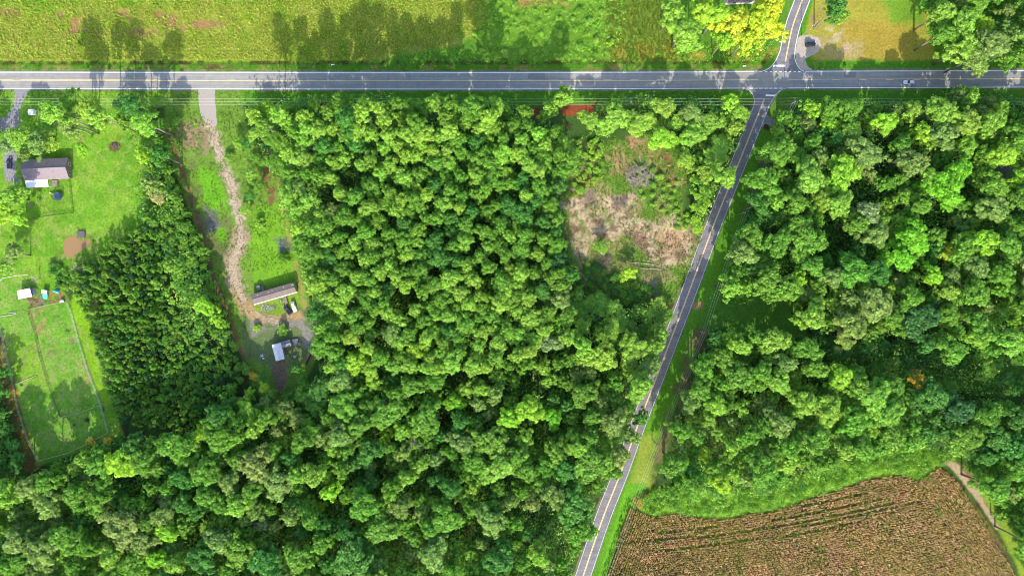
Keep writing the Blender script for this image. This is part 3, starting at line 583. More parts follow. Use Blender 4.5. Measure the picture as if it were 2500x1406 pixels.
# ---- trees one can pick out in the photo
for t in [('yellow', 1790, 60, 44), ('yellow', 1858, 50, 42), ('gold', 1750, 40, 36), ('yellow', 1893, 72, 26), ('light', 1668, 75, 44), ('gold', 1712, 25, 34), ('yellow', 1820, 100, 26), ('yellow', 1880, 20, 30), ('light', 1640, 30, 30), ('light', 1690, 108, 24), ('lime', 1770, 98, 26), ('gold', 1848, 98, 22),
          ('yellow', 2312, 618, 24), ('gold', 2336, 640, 20), ('lime', 2275, 672, 26), ('lime', 1948, 680, 22), ('orange', 2238, 926, 24), ('vivid', 2226, 576, 40), ('vivid', 2192, 626, 36), ('vivid', 2308, 462, 46), ('vivid', 2340, 420, 36), ('lime', 2060, 420, 46), ('light', 1975, 430, 44), ('olive', 2225, 395, 40), ('grey', 2120, 520, 34), ('olive', 2138, 575, 34), ('green', 2090, 545, 30),
          ('lime', 2030, 308, 22), ('lime', 2160, 300, 34), ('lime', 1980, 268, 24), ('light', 2295, 270, 40), ('light', 2372, 235, 22), ('light', 2350, 300, 42), ('lime', 2485, 432, 26), ('lime', 2440, 380, 40), ('green', 2420, 450, 34), ('lime', 2400, 590, 36),
          ('lime', 500, 748, 28), ('lime', 530, 782, 20), ('gold', 490, 1060, 24), ('lime', 410, 1298, 28), ('gold', 298, 1126, 40), ('orange', 222, 1080, 12), ('orange', 264, 1076, 10), ('orange', 618, 918, 11), ('gold', 645, 945, 16), ('olive', 75, 1190, 34), ('gold', 8, 1240, 16), ('lime', 45, 1195, 24), ('gold', 782, 1236, 16), ('lime', 808, 1200, 24), ('lime', 385, 1360, 26), ('olive', 300, 1285, 54), ('tan', 290, 1310, 22), ('olive', 830, 1060, 34), ('olive', 560, 1175, 30),
          ('olive', 1368, 728, 30), ('grey', 1342, 836, 28), ('vivid', 1358, 790, 20), ('light', 1300, 776, 40), ('light', 1172, 868, 18), ('lime', 1020, 856, 30), ('olive', 1170, 985, 24), ('vivid', 1110, 980, 26), ('lime', 870, 880, 28), ('light', 975, 780, 28), ('olive', 1130, 1080, 34), ('lime', 945, 1060, 20), ('lime', 1290, 1000, 36), ('vivid', 1350, 1020, 26), ('lime', 1240, 1020, 30), ('light', 1460, 870, 40), ('light', 1500, 800, 34), ('light', 1560, 945, 34), ('light', 1570, 930, 24), ('light', 1600, 850, 24),
          ('light', 1375, 238, 28), ('light', 1340, 268, 24), ('lime', 1718, 502, 18), ('light', 1715, 470, 24), ('light', 1740, 300, 28), ('light', 1805, 275, 26), ('lime', 1780, 250, 22), ('light', 1770, 430, 30), ('lime', 1620, 340, 34), ('light', 1690, 330, 36), ('light', 1750, 370, 34), ('light', 1560, 300, 36), ('light', 1500, 290, 36), ('olive', 1690, 275, 30), ('light', 1620, 262, 30), ('light', 1610, 740, 20), ('gold', 1535, 668, 22), ('light', 1470, 605, 18),
          ('light', 350, 300, 26), ('lime', 345, 305, 22), ('deep', 320, 262, 28), ('light', 170, 245, 28), ('light', 130, 275, 30), ('light', 215, 262, 28), ('olive', 170, 300, 30), ('light', 240, 285, 24), ('olive', 90, 350, 30), ('tan', 92, 362, 18), ('light', 125, 345, 24), ('light', 40, 335, 26), ('grey', 20, 355, 24), ('lime', 200, 365, 18), ('light', 20, 480, 30), ('lime', 10, 520, 28), ('light', 50, 470, 24), ('lime', 45, 530, 24), ('olive', 30, 620, 26), ('light', 10, 650, 24), ('lime', 350, 380, 22), ('deep', 390, 380, 26),
          ('olive', 370, 450, 24), ('tan', 385, 480, 22), ('deep', 2040, 22, 28), ('light', 2060, 40, 16), ('light', 690, 800 + 6, 14), ('lime', 628, 800, 10),
          ('light', 1800, 840, 30), ('lime', 1780, 825, 26), ('light', 1780, 700, 28), ('light', 1900, 930, 34), ('lime', 2050, 920, 34), ('light', 2130, 970, 44), ('light', 2170, 1010, 40), ('light', 1745, 985, 26), ('gold', 1720, 1110, 20), ('lime', 1760, 1180, 28), ('light', 2410, 900, 28), ('light', 2460, 830, 34), ('gold', 2400, 60, 24), ('olive', 2420, 110, 44), ('light', 2350, 60, 36), ('light', 2300, 30, 34), ('light', 2350, 120, 38), ('olive', 2380, 140, 34)]:
    k = 'pine_tree' if (t[0] in ('light', 'deep', 'lime') and t[2] < 340 and t[1] < 1000 and t[3] < 32) else 'broadleaf_tree'
    if t[3] <= 14: k = 'bush'
    put(k, t[1], t[2], t[3], t[0])
GAPS = [(850, 428, 26), (795, 484, 20), (980, 735, 24), (1060, 310, 12), (930, 840, 16), (1290, 965, 26), (1105, 925, 20), (700, 955, 24), (1190, 690, 16), (1335, 1062, 18), (1495, 895, 18), (1330, 1270, 34), (1360, 1310, 24), (1140, 1290, 20), (1030, 1180, 18), (840, 1250, 16), (700, 1315, 22), (455, 1325, 18), (325, 1180, 26), (2155, 330, 28), (2160, 400, 20), (2110, 472, 24), (2040, 560, 34), (2050, 600, 24), (2290, 520, 30), (2355, 470, 18), (2470, 505, 20), (2380, 935, 32), (2420, 960, 20), (2100, 880, 22), (2290, 900, 20), (1940, 640, 18), (1300, 1040, 14), (760, 1110, 18), (940, 1160, 16), (630, 1090, 14), (1180, 1200, 12)]
def region(kind, poly, rmin, rmax, cols, seed, pack=0.86, gaps=True, avoid=()):
    rng = np.random.default_rng(seed); xs = [p[0] for p in poly]; ys = [p[1] for p in poly]; area = (max(xs) - min(xs)) * (max(ys) - min(ys))
    names = [c for c, w in cols]; w = np.array([w for c, w in cols], float); w /= w.sum()
    n = int(area / (rmin * rmin) * 6); X = rng.uniform(min(xs), max(xs), n); Y = rng.uniform(min(ys), max(ys), n); ok = sdist(X, Y, poly) > 0
    arr = np.array([(t[1], t[2], t[3]) for t in trees]) if trees else np.zeros((0, 3))
    pts = list(map(tuple, arr)); cell = {}
    def key(x, y): return int(x // 60), int(y // 60)
    for q in pts: cell.setdefault(key(q[0], q[1]), []).append(q)
    for x, y, o in zip(X, Y, ok):
        if not o: continue
        r = rmin + (rmax - rmin) * rng.random() ** 1.5
        if gaps and any((x - a) ** 2 + (y - b) ** 2 < (g + r * .75) ** 2 for a, b, g in GAPS): continue
        kx, ky = key(x, y); bad = False
        for i in (-1, 0, 1):
            for j in (-1, 0, 1):
                for q in cell.get((kx + i, ky + j), ()):
                    if (q[0] - x) ** 2 + (q[1] - y) ** 2 < ((q[2] + r) * pack) ** 2: bad = True; break
                if bad: break
            if bad: break
        if bad: continue
        cell.setdefault((kx, ky), []).append((x, y, r))
        u = vnoise(np.array([x]), np.array([y]), 90, seed + 5)[0]; c = names[int(np.searchsorted(np.cumsum(w), min(.999, max(0, .5 * rng.random() + .5 * u))))]
        put(kind, x, y, r, c)
W_PINE = [(598, 275), (640, 262), (720, 258), (850, 245), (1000, 252), (1180, 248), (1260, 258), (1350, 320), (1410, 390), (1395, 430), (1360, 470), (1372, 560), (1385, 640), (1420, 712), (1440, 770), (1400, 830), (1200, 900), (1000, 900), (860, 910), (790, 900), (780, 850), (770, 800), (760, 720), (745, 640), (720, 560), (705, 500), (690, 440), (660, 390), (630, 340)]
W_SOUTH = [(-90, 1175), (0, 1170), (110, 1155), (210, 1105), (290, 1085), (450, 1060), (520, 1030), (540, 985), (640, 985), (680, 980), (760, 930), (800, 905), (1000, 905), (1200, 905), (1400, 835), (1445, 735), (1520, 760), (1590, 745), (1622, 760), (1622, 830), (1612, 880), (1592, 950), (1568, 1010), (1546, 1070), (1514, 1130), (1474, 1190), (1440, 1250), (1415, 1320), (1385, 1400), (1350, 1500), (-90, 1500)]
W_CORNER = [(1430, 290), (1470, 262), (1560, 250), (1700, 250), (1800, 255), (1812, 300), (1785, 350), (1765, 400), (1745, 455), (1718, 520), (1702, 560), (1692, 500), (1690, 420), (1650, 370), (1600, 340), (1520, 310), (1450, 330)]
W_EAST = [(1905, 290), (1960, 262), (2080, 262), (2220, 262), (2330, 225), (2420, 250), (2600, 255), (2600, 900), (2420, 880), (2300, 850), (2200, 820), (2080, 810), (1975, 780), (1950, 735), (1860, 725), (1770, 735), (1765, 690), (1790, 620), (1815, 560), (1845, 500), (1880, 420), (1895, 350)]
W_SE = [(1735, 835), (1770, 800), (1820, 815), (1900, 815), (1970, 850), (2060, 900), (2200, 930), (2320, 945), (2460, 990), (2600, 960), (2600, 1500), (2520, 1420), (2480, 1330), (2440, 1230), (2380, 1140), (2300, 1080), (2200, 1085), (2100, 1115), (1950, 1150), (1850, 1185), (1750, 1200), (1640, 1195), (1640, 1120), (1665, 1020), (1700, 920)]
W_NE = [(2250, -90), (2262, 40), (2290, 110), (2330, 135), (2400, 150), (2600, 150), (2600, -90)]
W_YOUNG = [(196, 655), (250, 618), (320, 572), (350, 545), (378, 560), (392, 640), (410, 715), (440, 775), (500, 832), (560, 862), (580, 880), (592, 935), (545, 975), (515, 1035), (440, 1050), (330, 1035), (298, 1035), (272, 960), (250, 900), (228, 830), (212, 770), (180, 720), (160, 690)]
W_STRIP = [(352, 480), (350, 440), (372, 425), (425, 440), (448, 490), (462, 540), (492, 600), (508, 660), (535, 720), (556, 800), (578, 855), (520, 828), (462, 775), (430, 705), (412, 640), (392, 560), (358, 535)]
W_HEDGE = [(285, 255), (345, 245), (395, 290), (408, 350), (420, 440), (365, 440), (350, 380), (345, 330), (300, 300)]
W_LEFT = [(-80, 880), (-10, 880), (15, 1000), (50, 1120), (-10, 1170), (-80, 1170)]
W_NW = [(-60, 300), (0, 330), (140, 320), (150, 365), (60, 378), (-60, 372)]
region('pine_tree', W_PINE, 18, 29, [('dark', 1.0), ('deep', 2), ('green', 3.5), ('light', 4), ('olive', .5), ('lime', 1.2)], 11, .68)
region('broadleaf_tree', W_SOUTH, 20, 48, [('dark', 1.6), ('deep', 2.5), ('green', 4), ('olive', 1.3), ('light', 3.5), ('grey', .3), ('lime', 1.0)], 12, .67)
region('broadleaf_tree', W_EAST, 20, 48, [('dark', 1.5), ('deep', 2.2), ('green', 4), ('olive', 1), ('light', 3.2), ('lime', 1.0)], 13, .67)
region('broadleaf_tree', W_SE, 20, 46, [('dark', 1.2), ('deep', 2.5), ('green', 5), ('olive', .8), ('light', 3)], 14, .67)
region('broadleaf_tree', W_NE, 20, 32, [('deep', 2), ('green', 3), ('olive', 2), ('light', 3)], 15, .74)
region('broadleaf_tree', W_CORNER, 12, 26, [('green', 2), ('light', 5), ('lime', 3)], 16, .74)
region('broadleaf_tree', W_HEDGE, 14, 22, [('deep', 2), ('green', 3), ('light', 2)], 17, .78, gaps=False)
region('broadleaf_tree', W_LEFT, 16, 24, [('dark', 2), ('deep', 3), ('green', 2)], 18, .8)
region('broadleaf_tree', W_NW, 16, 24, [('olive', 2), ('deep', 2), ('green', 2)], 19, .8, gaps=False)
region('broadleaf_tree', W_STRIP, 10, 20, [('deep', 2), ('green', 3), ('light', 2)], 27, .72, gaps=False)
region('broadleaf_tree', [(1990, 815), (2120, 830), (2440, 870), (2560, 860), (2560, 960), (2440, 965), (2280, 945), (2080, 915)], 14, 24, [('dark', 3), ('deep', 3), ('green', 2)], 28, .85)
region('young_tree', W_YOUNG, 7.2, 11, [('deep', 3), ('green', 4), ('dark', 1), ('light', 2)], 20, .70, gaps=False)
for x, y, r, c in [(600, 350, 18, 'deep'), (622, 385, 16, 'green'), (612, 425, 18, 'light'), (630, 455, 18, 'green'), (610, 478, 15, 'deep'), (600, 512, 16, 'light'), (640, 395, 14, 'green'), (580, 350, 14, 'light'), (430, 300, 12, 'light'), (635, 545, 12, 'light'), (560, 380, 12, 'green'), (692, 630, 13, 'green'), (640, 920, 16, 'deep'), (660, 960, 18, 'green'), (725, 900, 15, 'deep'), (740, 930, 16, 'green'), (610, 960, 16, 'lime'), (600, 900, 14, 'green'), (700, 985, 20, 'deep'), (565, 950, 16, 'green')]:
    put('broadleaf_tree' if r > 13 else 'bush', x, y, r, c)
region('bush', [(1180, -30), (1500, -30), (1520, 60), (1480, 130), (1300, 150), (1180, 150), (1165, 60)], 6, 12, [('green', 1.5), ('light', 5), ('lime', 2)], 21, 2.0, gaps=False)
region('bush', [(1370, 360), (1460, 330), (1480, 400), (1450, 450), (1390, 480), (1365, 440)], 7, 12, [('green', 2), ('light', 3), ('lime', 2)], 22, 1.0, gaps=False)
region('bush', [(1430, 640), (1520, 690), (1600, 700), (1600, 740), (1450, 740), (1415, 700)], 8, 12, [('green', 3), ('deep', 2), ('light', 1)], 23, .9, gaps=False)
region('bush', [(1560, 400), (1650, 430), (1660, 540), (1600, 520), (1560, 470)], 5, 9, [('green', 2), ('light', 3), ('lime', 1)], 24, 1.5, gaps=False)
region('bush', [(120, 640), (170, 660), (180, 705), (140, 700)], 7, 11, [('green', 2), ('deep', 2), ('olive', 1)], 25, .85, gaps=False)
region('bush', [(1640, 560), (1700, 480), (1710, 540), (1690, 560)], 6, 10, [('light', 2), ('lime', 2)], 26, .9, gaps=False)

def hgt(kind, r):   # uniform scale of the tree from its crown radius in px
    K = KINDS[kind]; return r / S * 1.14 / K['R']
root_cache = {}; same = {}
counts = {}
mass = {}
def visible(t): return -t[3] < t[1] < 2500 + t[3] and -t[3] < t[2] < 1406 + t[3]
order = sorted(trees, key=lambda t: (not visible(t), -t[3]))
LOWER = [([(1990, 815), (2120, 830), (2440, 870), (2560, 860), (2560, 960), (2440, 965), (2280, 945), (2080, 915)], .5), ([(-60, 310), (300, 310), (150, 700), (-60, 700)], .62), (W_CORNER, .62), ([(380, 430), (620, 430), (640, 960), (380, 960)], .6), ([(-80, 850), (60, 850), (60, 1180), (-80, 1180)], .5), ([(580, 200), (1250, 200), (1250, 335), (580, 335)], 1.17), ([(1930, 240), (2235, 240), (2235, 330), (1930, 330)], .8), ([(1385, 690), (1640, 690), (1640, 800), (1500, 850), (1400, 800)], .38), ([(1500, 800), (1640, 780), (1620, 900), (1500, 900)], .75), ([(590, 880), (800, 880), (800, 1010), (560, 1010)], .62), ([(1430, 560), (1500, 560), (1580, 700), (1440, 700)], .4), ([(1640, 440), (1760, 440), (1720, 580), (1640, 560)], .6), ([(560, 320), (680, 320), (680, 600), (560, 600)], .5)]
LIMIT = dict(pine_tree=300, broadleaf_tree=300, young_tree=300, bush=300)
rt = np.random.default_rng(55)
for t in order:
    kind, px, py, r, colr = t; K = KINDS[kind]
    s = hgt(kind, r)
    if kind == 'broadleaf_tree': sz = max(s, .62) * rt.uniform(.92, 1.12) if r > 21 else max(s, .5) * rt.uniform(.9, 1.1)
    elif kind == 'pine_tree': sz = rt.uniform(.90, 1.06)
    else: sz = s * rt.uniform(.9, 1.1) * (.6 if kind == 'bush' else 1)
    if kind == 'broadleaf_tree': sz = min(sz, 1.25)
    if kind != 'bush':
        if kind == 'pine_tree' and py < 310 and px < 1250: sz *= rt.uniform(.72, 1.22)
        for poly, fh in LOWER:
            if inpoly(px, py, poly)[0]: sz *= fh
    zc = K['zc'] * sz; w = P(px, py, zc); rot = rt.uniform(0, 6.28); vi = int(rt.integers(K['n'])); c = fcol(colr, rt)
    if kind in ('bush', 'young_tree'): c = tuple(np.array(c) * 1.0)
    counts[kind] = counts.get(kind, 0) + (1 if visible(t) else 0)
    if visible(t) and counts[kind] <= LIMIT[kind]:
        me, tm, _ = K['var'][vi]
        rb = root_cache.get(kind)
        root = bpy.data.objects.new(kind, None) if rb is None else rb.copy(); root_cache[kind] = root
        COL.objects.link(root); root.empty_display_size = .5
        root.location = (w.x, w.y, 0); root.rotation_euler = (0, 0, rot); ax = rt.uniform(.9, 1.12); root.scale = (s * ax, s / ax, sz)
        big = 'large' if r > (26 if kind == 'broadleaf_tree' else 21 if kind == 'pine_tree' else 10.4) else ('small' if r < (20 if kind == 'broadleaf_tree' else 17 if kind == 'pine_tree' else 9.4) else 'mid-sized')
        wh = where(px, py)
        lb = f'{big} {LABELC[colr]} {KN[kind]} {wh}'; tag(root, lb, CATN[kind], f'{GRP[kind]} {wh}'); same.setdefault(lb, []).append((px, root))
        cr = bpy.data.objects.new('crown', me); COL.objects.link(cr); cr.parent = root; cr.color = (*c, 1)
        tk_ = bpy.data.objects.new('trunk', tm); COL.objects.link(tk_); tk_.parent = root
    else:
        mass.setdefault(kind, []).append((vi, w.x, w.y, s, sz, rot, c, visible(t)))
def build_mass(name, items, kindname):
    V, F, A, T = [], [], [], []; nv = 0
    for kind, vi, x, y, s, sz, rot, c in items:
        v, f, a = KINDS[kind]['var'][vi][2]; cs, sn = math.cos(rot), math.sin(rot)
        q = np.empty_like(v); q[:, 0] = (v[:, 0] * cs - v[:, 1] * sn) * s + x; q[:, 1] = (v[:, 0] * sn + v[:, 1] * cs) * s + y; q[:, 2] = v[:, 2] * sz
        V.append(q); F.append(f + nv); nv += len(v); A.append(a); T.append(np.tile(np.array(c, np.float32), (len(v), 1)))
    if not V: return
    me = mesh_np(name, np.concatenate(V), np.concatenate(F), [M_LEAFV]); vcol(me, 'leaf', np.concatenate(A)); vcol(me, 'tint', np.concatenate(T))
    return tag(link(name, me), kind='stuff')
MASSN = dict(pine_tree=('pine_canopy', 'smaller pine crowns filling the central wood between the bigger ones', 'pine wood'), broadleaf_tree=('woodland_canopy', 'smaller tree crowns filling the woods round the road', 'woodland'), young_tree=('plantation_canopy', 'smallest young trees filling the dense plantation', 'plantation'), bush=('scrub', 'low scrub bushes beyond the picked-out ones', 'scrub'))
for kind, it in mass.items():
    o = build_mass(MASSN[kind][0], [(kind, *i[:7]) for i in it], kind)
    if o: tag(o, MASSN[kind][1], MASSN[kind][2])
ORD = 'first second third fourth fifth sixth seventh eighth ninth tenth eleventh twelfth thirteenth fourteenth fifteenth sixteenth seventeenth eighteenth nineteenth twentieth'.split(); NUM = 'one two three four five six seven eight nine ten eleven twelve thirteen fourteen fifteen sixteen seventeen eighteen nineteen twenty'.split()
ORD += ['twenty-' + q for q in ORD[:9]] + ['thirtieth']; NUM += ['twenty-' + q for q in NUM[:9]] + ['thirty']
for lb, it in same.items():
    n = len(it)
    if 1 < n <= 30:
        for k, (x, o) in enumerate(sorted(it, key=lambda q: q[0])):
            o['label'] = lb + (', the left one' if k == 0 else ', the right one') if n == 2 else lb + f', {ORD[k]} from left of {NUM[n - 1]}'
print('TREES', counts, {k: len(v) for k, v in mass.items()})

# ---- undergrowth: one leafy layer under the woods
def under(polys, dens, seed, R=(1.2, 2.6), hz=(1.2, 5.0), cols=('deep', 'dark', 'green'), pad=0, nl=16, ls=.5, avoid=None):
    rng = np.random.default_rng(seed); V, F, A, T = [], [], [], []; nv = 0
    for poly in polys:
        xs = [p[0] for p in poly]; ys = [p[1] for p in poly]; n = int((max(xs) - min(xs)) * (max(ys) - min(ys)) / S / S * dens)
        X = rng.uniform(min(xs), max(xs), n); Y = rng.uniform(min(ys), max(ys), n); ok = sdist(X, Y, poly) > pad; X = X[ok]; Y = Y[ok]
        d = np.minimum(polyline_dist(X, Y, SIDE), polyline_dist(X, Y, MAIN)); k = (d > 34)
        if avoid is not None: k &= ~avoid(X, Y)
        X = X[k]; Y = Y[k]; n = len(X)
        r = rng.uniform(*R, n); z = rng.uniform(*hz, n) * (0.4 + 0.9 * vnoise(X, Y, 40, seed)); ci = np.repeat(np.arange(n), nl); m = len(ci)
        dd = rng.normal(size=(m, 3)); dd[:, 2] = abs(dd[:, 2]); dd /= np.linalg.norm(dd, axis=1, keepdims=True)
        cx = (X - 1250) / S; cy = (703 - Y) / S
        c = np.stack([cx[ci] + dd[:, 0] * r[ci], cy[ci] + dd[:, 1] * r[ci], z[ci] * (.35 + .65 * dd[:, 2]) * rng.uniform(.8, 1.05, m)], 1)
        v, f = leaf_quads(c, dd + rng.normal(0, .45, (m, 3)) + np.array([0, 0, .3]), ls * rng.uniform(.6, 1.3, m), .65, rng)
        V.append(v); F.append(f + nv); nv += len(v)
        tints = np.array([lin(PAL[q]) * KF for q in cols]); ti = tints[rng.integers(len(cols), size=n)] * rng.uniform(.8, 1.15, (n, 1)); T.append(np.repeat(ti[ci], 4, 0))
        sh = np.clip(.5 + rng.normal(0, .2, m), 0, 1); A.append(np.repeat(np.stack([sh, rng.random(m) * .8, sh], 1), 4, 0))
    return np.concatenate(V), np.concatenate(F), np.concatenate(A), np.concatenate(T)
def mass_obj(name, data, label, cat):
    v, f, a, t = data; me = mesh_np(name, v, f, [M_LEAFV]); vcol(me, 'leaf', a); vcol(me, 'tint', t); return tag(link(name, me), label, cat, kind='stuff')
houseR = [(2470, 440), (2560, 430), (2560, 510), (2470, 505)]
mass_obj('undergrowth', under([W_PINE, W_SOUTH, W_EAST, W_SE, W_NE, W_CORNER, W_LEFT, W_HEDGE, W_NW, W_STRIP, [(1960, 820), (2120, 830), (2420, 880), (2440, 960), (2280, 940), (2080, 910)]], .17, 61, R=(1.6, 3.6), hz=(6, 14.5), cols=('deep', 'green', 'deep', 'dark', 'light'), nl=24, avoid=lambda x, y: (sdist(x, y, houseR) > 0) | (sdist(x, y, [(2420, 400), (2520, 360), (2560, 440), (2470, 440)]) > 0)), 'dark green bushes and saplings covering the floor of the woods', 'undergrowth')
# leafy fringe above the brown field, hedgerow masses
FR = [[(1565, 1215), (1600, 1195), (1700, 1185), (1850, 1185), (2000, 1150), (2150, 1115), (2290, 1095), (2330, 1120), (2290, 1135), (2250, 1165), (2190, 1152), (2110, 1162), (2010, 1198), (1940, 1222), (1880, 1242), (1820, 1246), (1770, 1260), (1700, 1255), (1640, 1245), (1600, 1256), (1570, 1246)]]
mass_obj('vine_fringe', under(FR, .55, 62, R=(.8, 1.7), hz=(.8, 3.4), cols=('green', 'deep', 'green', 'light'), nl=24, ls=.3), 'bright green vines and saplings fringing the brown field', 'vines')
SCR = [[(1170, -60), (1500, -60), (1530, 40), (1500, 150), (1180, 156), (1160, 60)], [(950, 125), (1180, 120), (1180, 156), (950, 158)], [(1600, 110), (1890, 105), (1880, 150), (1600, 150)]]
mass_obj('roadside_scrub', under(SCR, .38, 63, R=(.6, 1.3), hz=(.4, 1.6), cols=('green', 'light', 'lime', 'vivid', 'light'), nl=16, ls=.26), 'low light green scrub on the north side of the main road', 'scrub')
SC2 = [[(1370, 350), (1480, 310), (1520, 340), (1480, 440), (1390, 490), (1362, 460)], [(1400, 640), (1460, 690), (1620, 700), (1640, 745), (1450, 750), (1400, 700)], [(1600, 380), (1660, 400), (1670, 520), (1720, 545), (1690, 570), (1640, 530), (1600, 500)], [(1440, 600), (1480, 580), (1500, 630), (1500, 660), (1460, 660)], [(1740, 480), (1700, 640), (1680, 660), (1690, 600), (1715, 540), (1720, 470)], [(1520, 520), (1555, 500), (1560, 545), (1530, 560)]]
mass_obj('clearing_weeds', under(SC2, .22, 64, R=(.4, 1.0), hz=(.3, 1.3), cols=('green', 'light', 'lime', 'deep'), nl=12, ls=.24), 'patchy green weeds round the sandy clearing', 'weeds')
SC3 = [[(405, 262), (470, 262), (500, 330), (440, 380), (412, 340)], [(535, 240), (600, 250), (610, 330), (660, 390), (690, 470), (650, 520), (600, 540), (580, 430), (560, 360), (535, 300)], [(590, 860), (620, 890), (780, 900), (740, 990), (600, 990)], [(130, 625), (185, 640), (200, 700), (165, 710), (118, 680)], [(-20, 830), (10, 830), (60, 1060), (80, 1140), (-20, 1150)]]
mass_obj('rough_weeds', under(SC3, .12, 65, R=(.4, 1.1), hz=(.3, 1.5), cols=('green', 'deep', 'light', 'olive'), nl=12, ls=.26), 'rough weeds and seedlings along the sandy track lot', 'weeds')

# ---- tall grass and crop
def tufts(poly, dens, seed, h, w, cols, nb=4, step=None, keep=None, tipcol=None, tilt=.5, gain=1.0):
    rng = np.random.default_rng(seed); xs = [p[0] for p in poly]; ys = [p[1] for p in poly]
    if step is None:
        n = int((max(xs) - min(xs)) * (max(ys) - min(ys)) / S / S * dens); X = rng.uniform(min(xs), max(xs), n); Y = rng.uniform(min(ys), max(ys), n)
    else: X, Y = step(rng)
    ok = (sdist(X, Y, poly) > 0) & (X > -60) & (X < 2560) & (Y > -60) & (Y < 1460)
    if keep is not None: ok &= keep(X, Y, rng)
    X, Y = X[ok], Y[ok]; n = len(X); ci = np.repeat(np.arange(n), nb); m = len(ci)
    a = rng.uniform(0, 6.28, m); hh = h * rng.uniform(.6, 1.2, n)[ci]; d = np.stack([np.cos(a), np.sin(a), np.zeros(m)], 1)
    bx = (X - 1250) / S; by = (703 - Y) / S
    rv = np.stack([bx[ci], by[ci], np.zeros(m) - .02], 1); top = rv + d * (tilt * hh * rng.uniform(.4, 1.3, m))[:, None] + np.stack([0 * hh, 0 * hh, hh], 1)
    side = np.stack([-d[:, 1], d[:, 0], np.zeros(m)], 1) * (w * rng.uniform(.6, 1.3, m))[:, None]
    v = np.stack([rv - side * .5, rv + side * .5, top + side, top - side], 1).reshape(-1, 3); f = np.arange(m * 4).reshape(m, 4)
    T = np.array([lin(q) * .76 * gain for q in cols]); cl = vnoise(X, Y, 40, seed + 3) * .6 + rng.random(n) * .4; ti = T[np.clip((cl * len(cols)).astype(int), 0, len(cols) - 1)] * rng.uniform(.8, 1.2, (n, 1))
    t = np.repeat(ti[ci], 4, 0); sh = np.clip(.5 + rng.normal(0, .22, m), 0, 1)
    return v, f, np.repeat(np.stack([sh, rng.random(m) * .7, sh], 1), 4, 0), t
NF = [(-60, -60), (1185, -60), (1190, 60), (1100, 110), (960, 130), (900, 148), (-60, 150)]
mass_obj('tall_grass', tufts(NF, 3.2, 71, .6, .12, [(148, 188, 52), (170, 198, 66), (186, 204, 84), (196, 196, 96), (158, 194, 60), (146, 192, 54)], nb=4, tilt=.8, gain=1.2, keep=lambda x, y, r: ~(((abs(y - 117) < 1.1) | (abs(y - 125) < 1.3) | (abs(y - 134) < 1.1) | (abs(y - 26 - x * .01) < 1.4)) & (x < 640) & (r.random(x.shape) < .85)) & ~((sdist(x, y, [(80, 24), (330, 25), (600, 40), (640, 80), (350, 85), (120, 84)]) > 0) & (fbm(x, y, 30, 8 * 31 + 5, 5) > .53) & (r.random(x.shape) < .75))), 'tall yellow-green grass growing across the field north of the road', 'grass')
mass_obj('rough_grass', tufts([(1480, 0), (1640, -20), (1650, 150), (1490, 150)], 3.0, 72, .55, .14, [(128, 164, 56), (148, 174, 64), (170, 178, 74)], nb=4), 'brownish rough grass between the scrub and the yellow trees', 'grass')
def rows(rng):
    X, Y = [], []
    # rows follow the curved headland: left block runs parallel to the road, the rest in a sweep
    u = np.arange(-40, 260, 5.6)
    for k in u:
        t = np.arange(0, 520, 2.6)
        X.append(1545 - t * .345 + k * .94 + rng.normal(0, .35, len(t))); Y.append(1225 + t * .94 + k * .345 + rng.normal(0, .5, len(t)))
    Xa = np.concatenate(X); Ya = np.concatenate(Y); k1 = Xa < 1592 - (Ya - 1250) * .22; Xa, Ya = Xa[k1], Ya[k1]
    X, Y = [], []
    for k in np.arange(-40, 420, 5.5):
        x = np.arange(1480, 2420, 2.6); y = 1270 + k - (x - 1550) * .17 + 18 * np.sin((x - 1500) / 260.)
        X.append(x + rng.normal(0, .7, len(x))); Y.append(y + rng.normal(0, .45, len(x)))
    Xb = np.concatenate(X); Yb = np.concatenate(Y); k2 = (Xb >= 1592 - (Yb - 1250) * .22) & (Xb < 2255 + (Yb - 1160) * .42); Xb, Yb = Xb[k2], Yb[k2]
    X, Y = [], []
    for k in np.arange(-30, 330, 5.6):
        t = np.arange(-20, 420, 2.6); X.append(2290 - k + t * .52 + rng.normal(0, .5, len(t))); Y.append(1150 + t * .85 + rng.normal(0, .5, len(t)))
    Xc = np.concatenate(X); Yc = np.concatenate(Y); k3 = Xc >= 2255 + (Yc - 1160) * .42; Xc, Yc = Xc[k3], Yc[k3]
    return np.concatenate([Xa, Xb, Xc]), np.concatenate([Ya, Yb, Yc])
def lanes(x, y, rng):  # sprayer lanes and thin places where the rows fail
    yy = y + (x - 1550) * .17 - 18 * np.sin((x - 1500) / 260.)
    ln = np.zeros(x.shape, bool)
    for c0, a, b_ in ((1285, 1950, 2120), (1306, 1880, 2150), (1300, 1600, 1760), (1322, 1700, 2180), (1335, 1950, 2230), (1318, 1480, 1700), (1345, 1600, 1850), (1352, 1900, 2100)):
        ln |= (abs(yy - c0) < 3.2) & (x > a) & (x < b_) & (rng.random(x.shape) < .85)
    return ~ln & (rng.random(x.shape) < .95)
mass_obj('brown_crop', tufts(CROP, 1, 73, .95, .15, [(182, 152, 114), (192, 160, 124), (172, 150, 98), (200, 174, 136), (160, 150, 90), (170, 158, 96), (184, 148, 120), (146, 148, 82)], nb=6, step=rows, keep=lanes, tilt=.5, gain=1.65), 'brown ripening crop planted in rows across the field', 'crop')
